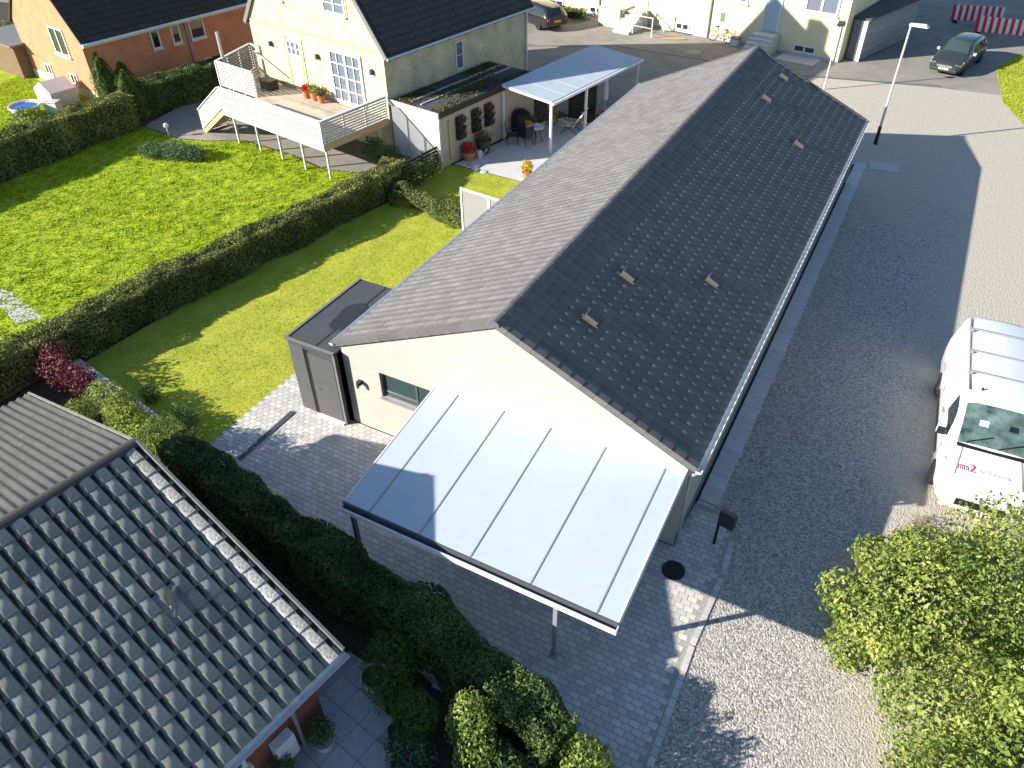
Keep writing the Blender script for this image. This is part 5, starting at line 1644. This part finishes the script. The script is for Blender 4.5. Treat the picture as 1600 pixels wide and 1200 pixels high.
def bicycle(name, label, p, rz, fm=M_darkmetal, lean=0.15):
    t = thing(name, label, 'bicycle', p, rz)
    t.rotation_euler.x = lean
    for x in (-0.53, 0.53):
        w = MB()
        n = 22
        for i in range(n):
            a0, a1 = 2 * math.pi * i / n, 2 * math.pi * (i + 1) / n
            w.tube((x + math.cos(a0) * 0.32, 0, 0.34 + math.sin(a0) * 0.32), (x + math.cos(a1) * 0.32, 0, 0.34 + math.sin(a1) * 0.32), 0.02, n=5, caps=False)
        wo = w.build('wheel', M_rubber, t)
        s_ = MB()
        for i in range(10):
            a0 = 2 * math.pi * i / 10
            s_.tube((x, 0, 0.34), (x + math.cos(a0) * 0.31, 0, 0.34 + math.sin(a0) * 0.31), 0.004, n=3, caps=False)
        s_.build('spoke', M_chrome, wo)
    f = MB()
    for a, b in (((-0.53, 0.34), (-0.2, 0.82)), ((-0.53, 0.34), (-0.1, 0.32)), ((-0.1, 0.32), (-0.22, 0.9)), ((-0.1, 0.32), (0.38, 0.78)), ((-0.2, 0.8), (0.38, 0.82)), ((0.36, 0.92), (0.53, 0.34))):
        f.tube((a[0], 0, a[1]), (b[0], 0, b[1]), 0.02, n=6)
    f.build('frame', fm, t)
    MB().box(-0.36, -0.12, -0.07, 0.07, 0.9, 0.96).build('saddle', M_black, t, bevel=0.02)
    MB().tube((0.34, -0.28, 1.02), (0.34, 0.28, 1.02), 0.015).tube((0.36, 0, 0.9), (0.34, 0, 1.02), 0.015).build('handlebar', M_chrome, t)
    return t


bicycle('bicycle', 'dark bicycle parked under the terrace roof by the timber screen', yl(3.75, 6.5, 0.01), R(60))

# ------------------------------------------------------------------ ORANGE HOUSE
OX, OY = -32.17, 14.01
oh = thing('orange_house', 'orange brick house with a dark roof and small white windows in the upper left', 'house', (OX, OY, 0), ANG)
OW, OL, OE = 7.3, 13.0, 3.2
OR = OE + OW / 2 * 1.08
mb = MB().prism([(-OW, 0), (0, 0), (0, OE), (-OW / 2, OR - 0.1), (-OW, OE)], 'y', 0, 0.3)
mb.prism([(-OW, 0), (0, 0), (0, OE), (-OW / 2, OR - 0.1), (-OW, OE)], 'y', OL - 0.3, OL)
mb.box(-0.3, 0, 0.3, OL - 0.3, 0, OE).box(-OW, -OW + 0.3, 0.3, OL - 0.3, 0, OE)
mb.build('wall', M_orangebrick, oh)
MB().box(-OW + 0.05, -0.0, -0.03, 0.0, 0, 0.45).build('plinth', M_paleyellow, oh)
mb = MB()
for s_ in (-1, 1):
    xe = -OW / 2 + s_ * (OW / 2 + 0.3)
    ze = OR - (OW / 2 + 0.3) * 1.08
    pl = [(-OW / 2, OR), (xe, ze), (xe, ze + 0.13), (-OW / 2, OR + 0.13)]
    mb.prism(pl if s_ < 0 else pl[::-1], 'y', -0.1, OL + 0.1)
orf = mb.build('roof', M_slate, oh)
xe, ze = 0.3, OR - (OW / 2 + 0.3) * 1.08
so = math.hypot(OW / 2 + 0.3, (OW / 2 + 0.3) * 1.08)
Mo = slope_matrix((-OW / 2, OL + 0.1, OR + 0.135), (0, -1, 0), (xe + OW / 2, 0, ze - OR))
tile_slope(orf, Mo, 44, 17, 0.3, so / 17, tile_geom(0.3, so / 17, [(-0.148, 0), (-0.1, 0.012), (0.0, 0.03), (0.1, 0.012), (0.148, 0)], 0.02, 0.018), M_slate, 'roof_tile', 0)
MB().tube((0.37, -0.1, ze + 0.06), (0.37, OL + 0.1, ze + 0.06), 0.085, n=8).build('gutter', M_whitealu, oh)
MB().box(0.02, 0.29, -0.05, OL, ze - 0.08, ze - 0.03).build('soffit', M_whitepaint, oh)
MB().tube((0.06, 5.95, ze), (0.06, 5.95, 0.1), 0.05).build('downpipe', M_steelgrey, oh)
window(oh, -3.15, -1.6, 2.0, 3.4, 0.0, 'y', 0.09, mull=(-2.4,), gm=M_glass, proud=0.05, sill=True)
window(oh, -5.35, -4.6, 0.5, 1.1, 0.0, 'y', 0.08, mull=(-4.97,), gm=M_glass, proud=0.05, sill=True)
window(oh, -2.5, -1.75, 0.5, 1.1, 0.0, 'y', 0.08, mull=(-2.12,), gm=M_glass, proud=0.05, sill=True)
window(oh, 3.75, 4.3, 1.8, 2.9, 0.0, 'x', 0.09, gm=M_glass, out=1, proud=0.05, sill=True)
window(oh, 5.0, 5.55, 1.78, 2.9, 0.0, 'x', 0.09, gm=M_glass, out=1, proud=0.05, sill=True)
window(oh, 6.15, 7.1, 1.75, 2.9, 0.0, 'x', 0.09, gm=M_glass, out=1, proud=0.05, sill=True)
window(oh, 5.0, 5.5, 0.3, 0.65, 0.0, 'x', 0.07, gm=M_glass, out=1, proud=0.04)
window(oh, 6.6, 7.1, 0.3, 0.65, 0.0, 'x', 0.07, gm=M_glass, out=1, proud=0.04)
bw_ = thing('brown_shed', 'low brown shed with a dark grey roof at the left edge beyond the orange house', 'shed', (-39.3, 14.6, 0), R(82))
MB().box(0, 6.5, 0, 4.0, 0, 1.75).build('wall', M_brownwall, bw_)
MB().box(-0.2, 6.7, -0.2, 4.2, 1.752, 1.86).build('roof', M_lead, bw_)
MB().box(2.0, 2.9, -0.03, 0.0, 0.05, 1.65).build('door', M_oldwood, bw_)
ht = thing('garden_tub', 'white round garden tub full of blue water beside the hedge', 'tub', (-34.0, 11.0, 0), 0)
MB().lathe([(0.6, 0), (0.72, 0.55), (0.78, 0.56), (0.78, 0.5), (0.66, 0.5), (0.6, 0.42)], n=20).build('tub', M_whitepaint, ht)
MB().lathe([(0.66, 0.40), (0.66, 0.47), (0.001, 0.471)], n=20).build('water', M_bluewater, ht)
gs_ = thing('plastic_greenhouse', 'small white covered garden shelter against the plinth of the orange house', 'shelter', (-34.3, 13.1, 0), ANG)
MB().prism([(-0.9, 0), (0.9, 0), (0.9, 0.75), (0.0, 1.2), (-0.9, 0.75)], 'y', -0.7, 0.7).build('cover', M_whitepaint, gs_, bevel=0.03)
MB().box(-0.25, 0.25, -0.715, -0.702, 0.02, 0.8).build('flap', M_greypaint, gs_)
bn = thing('garden_box', 'white box standing between the blue garden tub and the covered shelter', 'box', (-33.2, 12.0, 0), R(20))
MB().box(-0.35, 0.35, -0.25, 0.25, 0, 0.5).build('body', M_whitealu, bn, bevel=0.02)
MB().box(-0.37, 0.37, -0.27, 0.27, 0.502, 0.56).build('lid', M_greypaint, bn, bevel=0.015)

# ------------------------------------------------------------------ ROW HOUSES AT THE BACK
FX, FY, FA = 1.41, 38.11, R(-10.04)
rh = thing('row_house', 'long cream rendered row of houses across the top of the picture', 'house', (FX, FY, 0), FA)
RL, RH, RD = 27.0, 6.4, 9.0
mb = MB().box(-RL, 0, 0, 0.3, 0, RH).box(-0.3, 0, 0.3, RD - 0.3, 0, RH).box(-RL, 0, RD - 0.3, RD, 0, RH).box(-RL, -RL + 0.3, 0.3, RD - 0.3, 0, RH)
mb.build('wall', M_paleyellow, rh)
MB().prism([(-0.4, RH - 0.25), (RD / 2, RH + 3.4), (RD + 0.4, RH - 0.25), (RD + 0.4, RH - 0.1), (RD / 2, RH + 3.55), (-0.4, RH - 0.1)], 'x', -RL - 0.2, 0.2).build('roof', M_slate, rh)
MB().box(-RL, 0.02, -0.025, 0.0, 0, 0.16).build('plinth', M_greypaint, rh)
window(rh, -2.6, -0.6, 2.4, 3.7, 0.0, 'y', 0.13, mull=(-1.6,), gm=M_glassblue, proud=0.06, sill=True)
window(rh, -7.8, -6.05, 2.3, 3.6, 0.0, 'y', 0.13, mull=(-6.95,), gm=M_glassblue, proud=0.06, sill=True)
window(rh, -12.4, -11.2, 2.2, 3.5, 0.0, 'y', 0.13, mull=(-11.8,), gm=M_glassblue, proud=0.06, sill=True)
window(rh, -19.6, -17.9, 2.2, 3.5, 0.0, 'y', 0.13, mull=(-18.75,), gm=M_glassblue, proud=0.06, sill=True)
for a, b in ((-2.75, -1.4), (-10.7, -9.7), (-17.4, -16.3), (-20.8, -19.6)):
    window(rh, a, b, 0.17, 0.62, 0.0, 'y', 0.09, mull=((a + b) / 2,), gm=M_glass, proud=0.05)
d = MB().box(-4.85, -4.0, -0.05, 0.0, 1.05, 3.1).build('door', M_bluegrey, rh)
MB().tube((-4.75, -0.1, 2.0), (-4.75, -0.05, 2.0), 0.03).build('handle', M_chrome, d)
MB().box(-4.95, -4.86, -0.07, 0.0, 1.05, 3.2).box(-3.99, -3.9, -0.07, 0.0, 1.05, 3.2).build('door_frame', M_whitepaint, rh)
d = MB().box(-13.7, -12.85, -0.05, 0.0, 1.05, 3.1).build('door', M_whitepaint, rh)
for i in range(6):
    MB().box(-5.1, -3.7, -1.0 - i * 0.3, -0.7 - i * 0.3 + 0.0 if i else 0.0, 0.0 if i == 0 else 0.0, 1.0 - i * 0.17).build('step', M_concrete, rh)
    MB().box(-13.9, -12.7 + 0, -1.0 - i * 0.3, -0.7 - i * 0.3 if i else -0.051, 0.0, 1.0 - i * 0.17).build('step', M_concrete, rh)
MB().box(-15.6, -14.0, -1.6, -1.4, 0, 1.15).build('porch_wall', M_paleyellow, rh)
MB().box(-14.1, -13.92, -1.39, 0.0, 0, 1.1).build('porch_wall', M_paleyellow, rh)
mb = MB()
for x in (-12.6, -11.2):
    mb.box(x - 0.03, x + 0.03, -2.2, -2.14, 0, 1.2).box(x - 0.03, x + 0.03, -0.6, -0.54, 0, 1.2)
mb.bar((-12.6, -2.17, 1.17), (-12.6, -0.57, 1.17), 0.05, 0.05).bar((-12.6, -2.17, 0.6), (-12.6, -0.57, 0.6), 0.04, 0.04)
mb.bar((-12.6, -2.17, 1.17), (-11.2, -2.17, 1.17), 0.05, 0.05).bar((-12.6, -2.17, 0.55), (-11.2, -2.17, 0.55), 0.04, 0.04)
o = mb.build('stair_railing', M_galv, rh)
o['kind'] = 'stuff'
for x in (-8.38, -16.6):
    MB().tube((x, -0.08, 0), (x, -0.08, RH), 0.055).build('downpipe', M_zinc, rh)
MB().tube((-0.25, -0.06, 2.3), (-0.25, -0.06, 0.0), 0.04).build('downpipe', M_whitealu, rh)
for x, z in ((-7.55, 1.1), (-15.9, 1.2)):
    MB().box(x - 0.13, x + 0.13, -0.03, 0.0, z, z + 0.5).build('wall_vent', M_lead, rh)
MB().box(-0.45, -0.15, -0.12, 0.0, 2.02, 2.25).build('wall_lamp', M_darkmetal, rh)
q = Matrix.Rotation(FA, 3, 'Z')


def rl(x, y, z=0.0):
    v = q @ Vector((x, y, 0))
    return (FX + v.x, FY + v.y, z)


bicycle('bicycle', 'bicycle leaning against the cream wall at the back beside the downpipe', rl(-7.3, -0.35, -0.005), FA + R(4), M_redpaint)
bb_ = thing('waste_box', 'small white box on the ground next to the bicycle at the cream wall', 'box', rl(-6.3, -0.4, -0.005), FA)
MB().box(-0.25, 0.25, -0.2, 0.2, 0, 0.4).build('body', M_whitepaint, bb_, bevel=0.02)
MB().box(-0.27, 0.27, -0.22, 0.22, 0.402, 0.45).build('lid', M_darkmetal, bb_)
pv = structure(MB().box(-3.2, -0.9, -1.5, -0.05, -0.02, 0.03).build('window_well', M_concrete, None, (FX, FY, 0), FA))
hedge('low_hedge', 'low dark hedge at the foot of the cream wall near the black car', [rl(-22.5, -1.2), rl(-17.3, -1.0)], 0.8, 0.55, 3000, 0.13, M_hedgedark, 3.3)
sheet('worn_verge', [rl(-22.5, -1.9)[:2], rl(-19.0, -4.2)[:2], rl(-16.9, -2.1)[:2], rl(-16.6, -0.9)[:2], rl(-17.0, -0.5)[:2]], 0.0, mat('worn_grass', (0.13, 0.125, 0.06), 0.95, 0.25, 3, bump=0.4))
bp_ = thing('wood_plank', 'short plank lying on the asphalt in front of the basement window', 'plank', rl(-9.9, -1.6, 0.0), FA + R(35))
MB().box(-0.7, 0.7, -0.08, 0.08, 0, 0.08).build('plank', M_timber, bp_)
dc = thing('manhole', 'dark oval manhole cover in the asphalt before the cream row of houses', 'cover', rl(-7.6, -3.2, -0.003), FA)
MB().lathe([(0.5, 0), (0.5, 0.012), (0.42, 0.016), (0.001, 0.016)], n=20).build('lid', M_darkmetal, dc)

ss = thing('slatted_shed', 'grey slatted shed with a pale end post beside the cream row of houses', 'shed', (1.85, 39.0, 0), R(-17.7))
for i in range(13):
    MB().box(0.62, 0.66, 0.05, 6.6, 0.1 + i * 0.165, 0.24 + i * 0.165).build('slat', M_slatgrey, ss)
MB().box(0.3, 0.66, -0.04, 0.0, 0.02, 2.2).build('end_panel', M_whitepaint, ss)
MB().box(-0.15, 0.299, -0.03, 0.0, 0.05, 2.2).build('gate_panel', M_lead, ss)
MB().box(-1.6, 0.6, 0.06, 6.5, 0.0, 0.04).build('floor', M_lead, ss)
MB().box(0.5, 0.6, 0.06, 6.5, 0.05, 2.2).build('inner_wall', M_lead, ss)
MB().box(-1.7, 0.75, 0.0, 6.8, 2.23, 2.34).build('roof', M_felt, ss)


# ------------------------------------------------------------------ STREET LAMPS, BARRIERS
lp = thing('street_lamp', 'tall white street lamp with a black foot standing at the far corner of the bungalow', 'street lamp', (5.2, 26.75, 0), R(-18))
MB().tube((0, 0, 0), (0, 0, 0.85), 0.085, 0.075, 10).build('foot', M_black, lp)
MB().tube((0, 0, 0.85), (0, 0, 5.15), 0.06, 0.04, 10).build('pole', M_galv, lp)
h = MB().add([(-0.06, -0.08, 5.15), (0.75, -0.13, 5.2), (0.78, 0.13, 5.2), (-0.06, 0.08, 5.15), (-0.06, -0.06, 5.27), (0.62, -0.1, 5.33), (0.62, 0.1, 5.33), (-0.06, 0.06, 5.27)],
             [(3, 2, 1, 0), (4, 5, 6, 7), (0, 1, 5, 4), (1, 2, 6, 5), (2, 3, 7, 6), (3, 0, 4, 7)]).build('lamp_head', M_whitepaint, lp, bevel=0.03)
lp2 = thing('lamp_post', 'slim pale post in front of the right corner of the cream row of houses', 'post', (1.62, 33.2, 0))
MB().tube((0, 0, 0), (0, 0, 3.2), 0.05, 0.04, 8).build('pole', M_galv, lp2)
MB().box(-0.12, 0.12, -0.1, 0.1, 3.2, 3.34).build('lamp_head', M_darkmetal, lp2)


def barrier(label, p, rz, L):
    t = thing('traffic_barrier', label, 'barrier', p, rz, 'striped road barriers')
    n = int(round(L / 0.19))
    for i in range(n):
        x0, x1 = i * L / n, (i + 1) * L / n
        MB().add([(x0 + 0.04, -0.02, 0.12), (x1 + 0.04, -0.02, 0.12), (x1 - 0.04, -0.02, 1.02), (x0 - 0.04, -0.02, 1.02), (x0 + 0.04, 0.02, 0.12), (x1 + 0.04, 0.02, 0.12),
                  (x1 - 0.04, 0.02, 1.02), (x0 - 0.04, 0.02, 1.02)], [(0, 1, 2, 3), (7, 6, 5, 4), (0, 4, 5, 1), (2, 6, 7, 3), (1, 5, 6, 2), (3, 7, 4, 0)]).build('stripe', M_redpaint if i % 2 == 0 else M_barwhite, t)
    for x in (0.3, L - 0.3):
        MB().box(x - 0.03, x + 0.03, 0.025, 0.08, 0.1, 1.1).build('post', M_galv, t)
        MB().box(x - 0.12, x + 0.12, -0.35, 0.4, 0.0, 0.1).build('foot', M_rubber, t)
    return t


barrier('red and white striped barrier farther up the dark road', (6.4, 50.2, 0), R(14), 3.1)
barrier('red and white striped barrier in front of the other, running out of the picture', (7.95, 48.0, 0), R(4), 3.7)


# ------------------------------------------------------------------ VEHICLES
def section(s_):
    """Right half outline of a body section: (half widths, heights) -> points from sill to roof centre."""
    y, wl, wb, wt, zl, zb, zt = s_
    return [(wl * 0.93, y, zl), (wl, y, zl + 0.14), (wb, y, zl + (zb - zl) * 0.55), (wb - 0.015, y, zb - 0.05), (wb - 0.03, y, zb), (wt + (wb - wt) * 0.12, y, zt - (zt - zb) * 0.16),
            (wt - 0.03, y, zt - (zt - zb) * 0.05 - 0.005), (wt * 0.62, y, zt + 0.015), (0, y, zt + 0.03)]


def body_loft(parent, st, m, name='body'):
    V, F = [], []
    k = None
    for s_ in st:
        h = section(s_)
        full = h + [(-x, y, z) for x, y, z in h[-2::-1]]
        k = len(full)
        V += full
    for i in range(len(st) - 1):
        for j in range(k - 1):
            a = i * k + j
            F.append((a, a + 1, a + k + 1, a + k))
        F.append((i * k + k - 1, i * k, (i + 1) * k, (i + 1) * k + k - 1))
    F.append(tuple(range(k)))
    F.append(tuple(range((len(st) - 1) * k, len(st) * k))[::-1])
    mb = MB().add(V, F)
    o = mb.build(name, m, parent, smooth=True)
    try:
        b = o.modifiers.new('edge', 'EDGE_SPLIT')
        b.split_angle = R(38)
    except Exception:
        pass
    return o


def interp(st, y):
    for a, b in zip(st[:-1], st[1:]):
        if a[0] <= y <= b[0]:
            t = (y - a[0]) / (b[0] - a[0] + 1e-9)
            return tuple(a[i] + (b[i] - a[i]) * t for i in range(7))
    return st[-1]


def front_glass(parent, st, y0, y1, m, name, inset=0.06, off=0.008, up=1):
    """Glass following the sloping top of the loft between two stations."""
    ys = np.linspace(y0, y1, 5)
    V, F = [], []
    for y in ys:
        s_ = interp(st, y)
        h = section(s_)
        xs_ = [(h[6][0] - inset, h[6][2]), (h[7][0], h[7][2]), (0, h[8][2]), (-h[7][0], h[7][2]), (-h[6][0] + inset, h[6][2])]
        for x, z in xs_:
            V.append((x, y - off * up, z + off))
    for i in range(4):
        for j in range(4):
            a = i * 5 + j
            F.append((a, a + 1, a + 6, a + 5))
    return MB().add(V, F).build(name, m, parent, smooth=True)


def side_glass(parent, st, y0, y1, m, side, name='side_window', lo=0.12, hi=0.86, skew0=0.0, skew1=0.0, off=0.006):
    ys = np.linspace(0, 1, 5)
    V, F = [], []
    for t in ys:
        for f in (lo, hi):
            sk0 = skew0 * (f - lo) / (hi - lo)
            sk1 = skew1 * (f - lo) / (hi - lo)
            y = (y0 + sk0) * (1 - t) + (y1 + sk1) * t
            s_ = interp(st, y)
            h = section(s_)
            a, b = h[4], h[5]
            x = a[0] + (b[0] - a[0]) * f
            z = a[2] + (b[2] - a[2]) * f
            V.append((side * (x + off), y, z))
    for i in range(4):
        F.append((i * 2, i * 2 + 1, i * 2 + 3, i * 2 + 2))
    return MB().add(V, F).build(name, m, parent)


def text_mesh(parent, txt, size, m, loc, rot, name='lettering'):
    cu_ = bpy.data.curves.new('lettering', 'FONT')
    cu_.body = txt
    cu_.size = size
    cu_.extrude = 0.001
    tmp = bpy.data.objects.new('lettering', cu_)
    COL.objects.link(tmp)
    bpy.context.view_layer.update()
    me = bpy.data.meshes.new_from_object(tmp)
    bpy.data.objects.remove(tmp)
    me.materials.clear()
    me.materials.append(m)
    o = bpy.data.objects.new(name, me)
    COL.objects.link(o)
    o.parent = parent
    o.location = loc
    o.rotation_euler = rot
    return o


# the white van: local y from front (0) to back (5.75)
vn = thing('delivery_van', 'white delivery van with dark windscreen and three roof bars at the right edge', 'van', (10.74, 4.1, -0.01), R(3.0))
VS = [(0.0, 0.70, 0.72, 0.62, 0.42, 0.72, 0.80), (0.10, 0.84, 0.86, 0.70, 0.32, 0.80, 0.90), (0.35, 0.92, 0.94, 0.76, 0.26, 0.92, 1.02), (0.9, 0.95, 0.965, 0.80, 0.24, 1.06, 1.16),
      (1.12, 0.95, 0.97, 0.80, 0.24, 1.10, 1.22), (1.5, 0.95, 0.97, 0.79, 0.24, 1.12, 1.55), (1.95, 0.95, 0.97, 0.79, 0.24, 1.14, 1.88), (2.25, 0.95, 0.97, 0.79, 0.24, 1.14, 1.945),
      (3.2, 0.95, 0.97, 0.79, 0.24, 1.14, 1.97), (4.6, 0.95, 0.97, 0.79, 0.24, 1.14, 1.965), (5.5, 0.95, 0.965, 0.78, 0.26, 1.14, 1.94), (5.68, 0.93, 0.95, 0.76, 0.28, 1.14, 1.90), (5.75, 0.90, 0.92, 0.73, 0.32, 1.14, 1.82)]
vn.scale = (1.06, 1.06, 1.06)
body_loft(vn, VS, M_vanwhite)
front_glass(vn, VS, 1.16, 1.93, M_windscreen, 'windscreen', 0.05)
for x0 in (-0.55, 0.1):
    pz = [section(interp(VS, y_))[7][2] + 0.024 for y_ in (1.17, 1.36)]
    MB().bar((x0, 1.16, pz[0]), (x0 + 0.5, 1.33, pz[1]), 0.022, 0.014).build('wiper', M_black, vn)
for s_ in (-1, 1):
    MB().bar((s_ * 0.68, 0.30, section(interp(VS, 0.30))[7][2] + 0.006), (s_ * 0.60, 1.05, section(interp(VS, 1.05))[7][2] + 0.012), 0.012, 0.006).build('bonnet_seam', M_lead, vn)
    MB().bar((s_ * 0.715, 2.3, 1.945), (s_ * 0.715, 5.5, 1.945), 0.025, 0.02).build('roof_gutter', M_lead, vn)
mb = MB()
s_ = section(interp(VS, 1.09))
mb.bar((-0.72, 1.09, s_[7][2] + 0.012), (0.72, 1.09, s_[7][2] + 0.012), 0.12, 0.02)
mb.build('wiper_cowl', M_black, vn)
MB().box(-0.52, -0.34, 1.17, 1.3, 0, 0.004).build('dash_card', M_plate, vn, (0, 0.02, 1.285)).rotation_euler.x = R(38)
for s_ in (-1, 1):
    side_glass(vn, VS, 1.36, 2.35, M_glass, s_, lo=0.1, hi=0.84, skew0=0.45)
    mo = MB().box(s_ * 0.98 if s_ > 0 else -1.16, 1.16 if s_ > 0 else -0.98, 1.42, 1.56, 1.12, 1.36).build('mirror', M_vanwhite, vn, bevel=0.03)
    MB().box(s_ * 0.985 if s_ > 0 else -1.155, 1.155 if s_ > 0 else -0.985, 1.415, 1.42, 1.13, 1.35).build('mirror_shell', M_black, mo)
    MB().add([(s_ * 0.86, 0.10, 0.70), (s_ * 0.60, 0.05, 0.78), (s_ * 0.70, 0.42, 1.0), (s_ * 0.93, 0.75, 1.06), (s_ * 0.965, 0.55, 0.86)], [(0, 1, 2, 3, 4)] if s_ > 0 else [(4, 3, 2, 1, 0)]).build('headlight', M_lampglass, vn, (s_ * 0.015, -0.015, 0.025))
    mb = MB().bar((s_ * 0.988, 2.45, 1.0), (s_ * 0.988, 2.65, 1.0), 0.012, 0.03)
    mb.build('door_handle', M_black, vn)
    mb = MB().bar((s_ * 0.972, 2.42, 0.4), (s_ * 0.972, 2.42, 1.1), 0.012, 0.012).bar((s_ * 0.972, 1.3, 0.4), (s_ * 0.972, 1.3, 1.0), 0.012, 0.012).bar((s_ * 0.972, 3.5, 0.4), (s_ * 0.972, 3.5, 1.1), 0.012, 0.012)
    mb.build('door_seam', M_lead, vn)
    for y in (0.98, 4.55):
        wheel(vn, s_ * 0.86, y, 0.33, 0.33, 0.22)
    MB().box(s_ * 0.94 if s_ > 0 else -0.985, 0.985 if s_ > 0 else -0.94, 1.5, 4.0, 0.45, 0.56).build('side_moulding', M_black, vn)
for y in (2.95, 3.85, 4.85):
    rb = MB().bar((-0.74, y, 2.035), (0.74, y, 2.035), 0.05, 0.03).box(-0.76, -0.66, y - 0.04, y + 0.04, 1.94, 2.03).box(0.66, 0.76, y - 0.04, y + 0.04, 1.94, 2.03)
    rb.build('roof_bar', M_steelgrey, vn)
MB().tube((-0.45, 2.35, 1.94), (-0.45, 2.35, 2.03), 0.025).build('aerial', M_black, vn)
MB().box(-0.5, 0.5, -0.03, 0.02, 0.42, 0.6).build('grille', M_black, vn)
MB().box(-0.78, 0.78, -0.06, 0.05, 0.3, 0.42).build('bumper', M_vanwhite, vn, bevel=0.03)
MB().box(-0.26, 0.26, -0.07, -0.06, 0.3, 0.41).build('number_plate', M_plate, vn)
MB().lathe([(0.07, 0), (0.07, 0.012), (0.001, 0.018)], (0, 0, 0), 14, 'y').build('badge', M_chrome, vn, (0, -0.01, 0.69))
zz = section(interp(VS, 0.52))[7][2] + 0.028
bon = R(13)
text_mesh(vn, 'm2', 0.3, M_pink, (-0.66, 0.42, zz - 0.018), (bon, 0, 0))
text_mesh(vn, 'solutions', 0.17, M_printgrey, (-0.24, 0.44, zz + 0.0), (bon, 0, 0))
text_mesh(vn, 'm2', 0.3, M_pink, (-0.985, 4.75, 1.0 - 0.2), (R(90), 0, R(-90)))
text_mesh(vn, 'solutions', 0.2, M_printgrey, (-0.985, 4.2, 0.8), (R(90), 0, R(-90)))


def estate(name, label, p, rz, paint, rev=False):
    c = thing(name, label, 'car', p, rz)
    S = [(0.0, 0.62, 0.64, 0.55, 0.36, 0.56, 0.62), (0.10, 0.80, 0.82, 0.68, 0.28, 0.66, 0.72), (0.35, 0.86, 0.88, 0.74, 0.22, 0.74, 0.81), (1.05, 0.88, 0.90, 0.76, 0.2, 0.84, 0.93), (1.2, 0.88, 0.90, 0.72, 0.2, 0.87, 1.0),
         (1.75, 0.88, 0.90, 0.64, 0.2, 0.90, 1.32), (2.05, 0.88, 0.90, 0.62, 0.2, 0.91, 1.43), (2.8, 0.88, 0.90, 0.62, 0.2, 0.92, 1.47), (3.8, 0.88, 0.90, 0.61, 0.22, 0.93, 1.43), (4.25, 0.86, 0.88, 0.60, 0.24, 0.93, 1.34),
         (4.5, 0.84, 0.86, 0.62, 0.28, 0.9, 1.04), (4.6, 0.78, 0.80, 0.6, 0.34, 0.8, 0.9)]
    body_loft(c, S, paint)
    front_glass(c, S, 1.22, 2.0, M_glassgreen, 'windscreen', 0.04)
    front_glass(c, S, 4.27, 4.48, M_glass, 'rear_window', 0.06, up=-1)
    for s_ in (-1, 1):
        side_glass(c, S, 1.55, 2.55, M_glass, s_, lo=0.1, hi=0.82, skew0=0.35)
        side_glass(c, S, 2.62, 3.45, M_glass, s_, lo=0.1, hi=0.82)
        side_glass(c, S, 3.5, 4.2, M_glass, s_, lo=0.1, hi=0.8, skew1=-0.1)
        MB().box(0.9 if s_ > 0 else -1.05, 1.05 if s_ > 0 else -0.9, 1.5, 1.6, 0.9, 1.04).build('mirror', M_whitealu if paint is M_carpaint else paint, c, bevel=0.02)
        MB().add([(s_ * 0.80, 0.10, 0.60), (s_ * 0.52, 0.04, 0.64), (s_ * 0.56, 0.30, 0.76), (s_ * 0.84, 0.42, 0.76)], [(0, 1, 2, 3)] if s_ > 0 else [(3, 2, 1, 0)]).build('headlight', M_lampglass, c, (s_ * 0.012, -0.025, 0.018))
        MB().box(0.6 if s_ > 0 else -0.8, 0.8 if s_ > 0 else -0.6, 4.58, 4.62, 0.66, 0.84).build('tail_light', M_redpaint, c)
        for y in (0.85, 3.65):
            wheel(c, s_ * 0.80, y, 0.31, 0.31, 0.2)
        MB().bar((s_ * 0.915, 2.2, 0.8), (s_ * 0.915, 2.4, 0.8), 0.012, 0.025).build('door_handle', M_chrome, c)
        MB().bar((s_ * 0.55, 2.1, 1.49), (s_ * 0.55, 3.9, 1.47), 0.03, 0.03).build('roof_rail', M_black, c)
    MB().box(-0.4, 0.4, -0.02, 0.02, 0.48, 0.58).build('grille', M_chrome, c)
    MB().box(-0.7, 0.7, -0.05, 0.06, 0.24, 0.40).build('bumper', paint, c, bevel=0.03)
    MB().box(-0.26, 0.26, -0.06, -0.05, 0.36, 0.46).build('number_plate', M_plate, c)
    MB().box(-0.26, 0.26, 4.605, 4.62, 0.55, 0.67).build('number_plate', M_plateyellow, c)
    return c


estate('estate_car', 'dark blue grey estate car parked on the pale ground near the striped barriers', (6.98, 38.35, -0.012), R(-13.5), M_carpaint)
estate('parked_car', 'black car half hidden behind the yellow house, seen from its rear', (-20.05, 38.9, -0.004), R(-119), M_blackpaint)
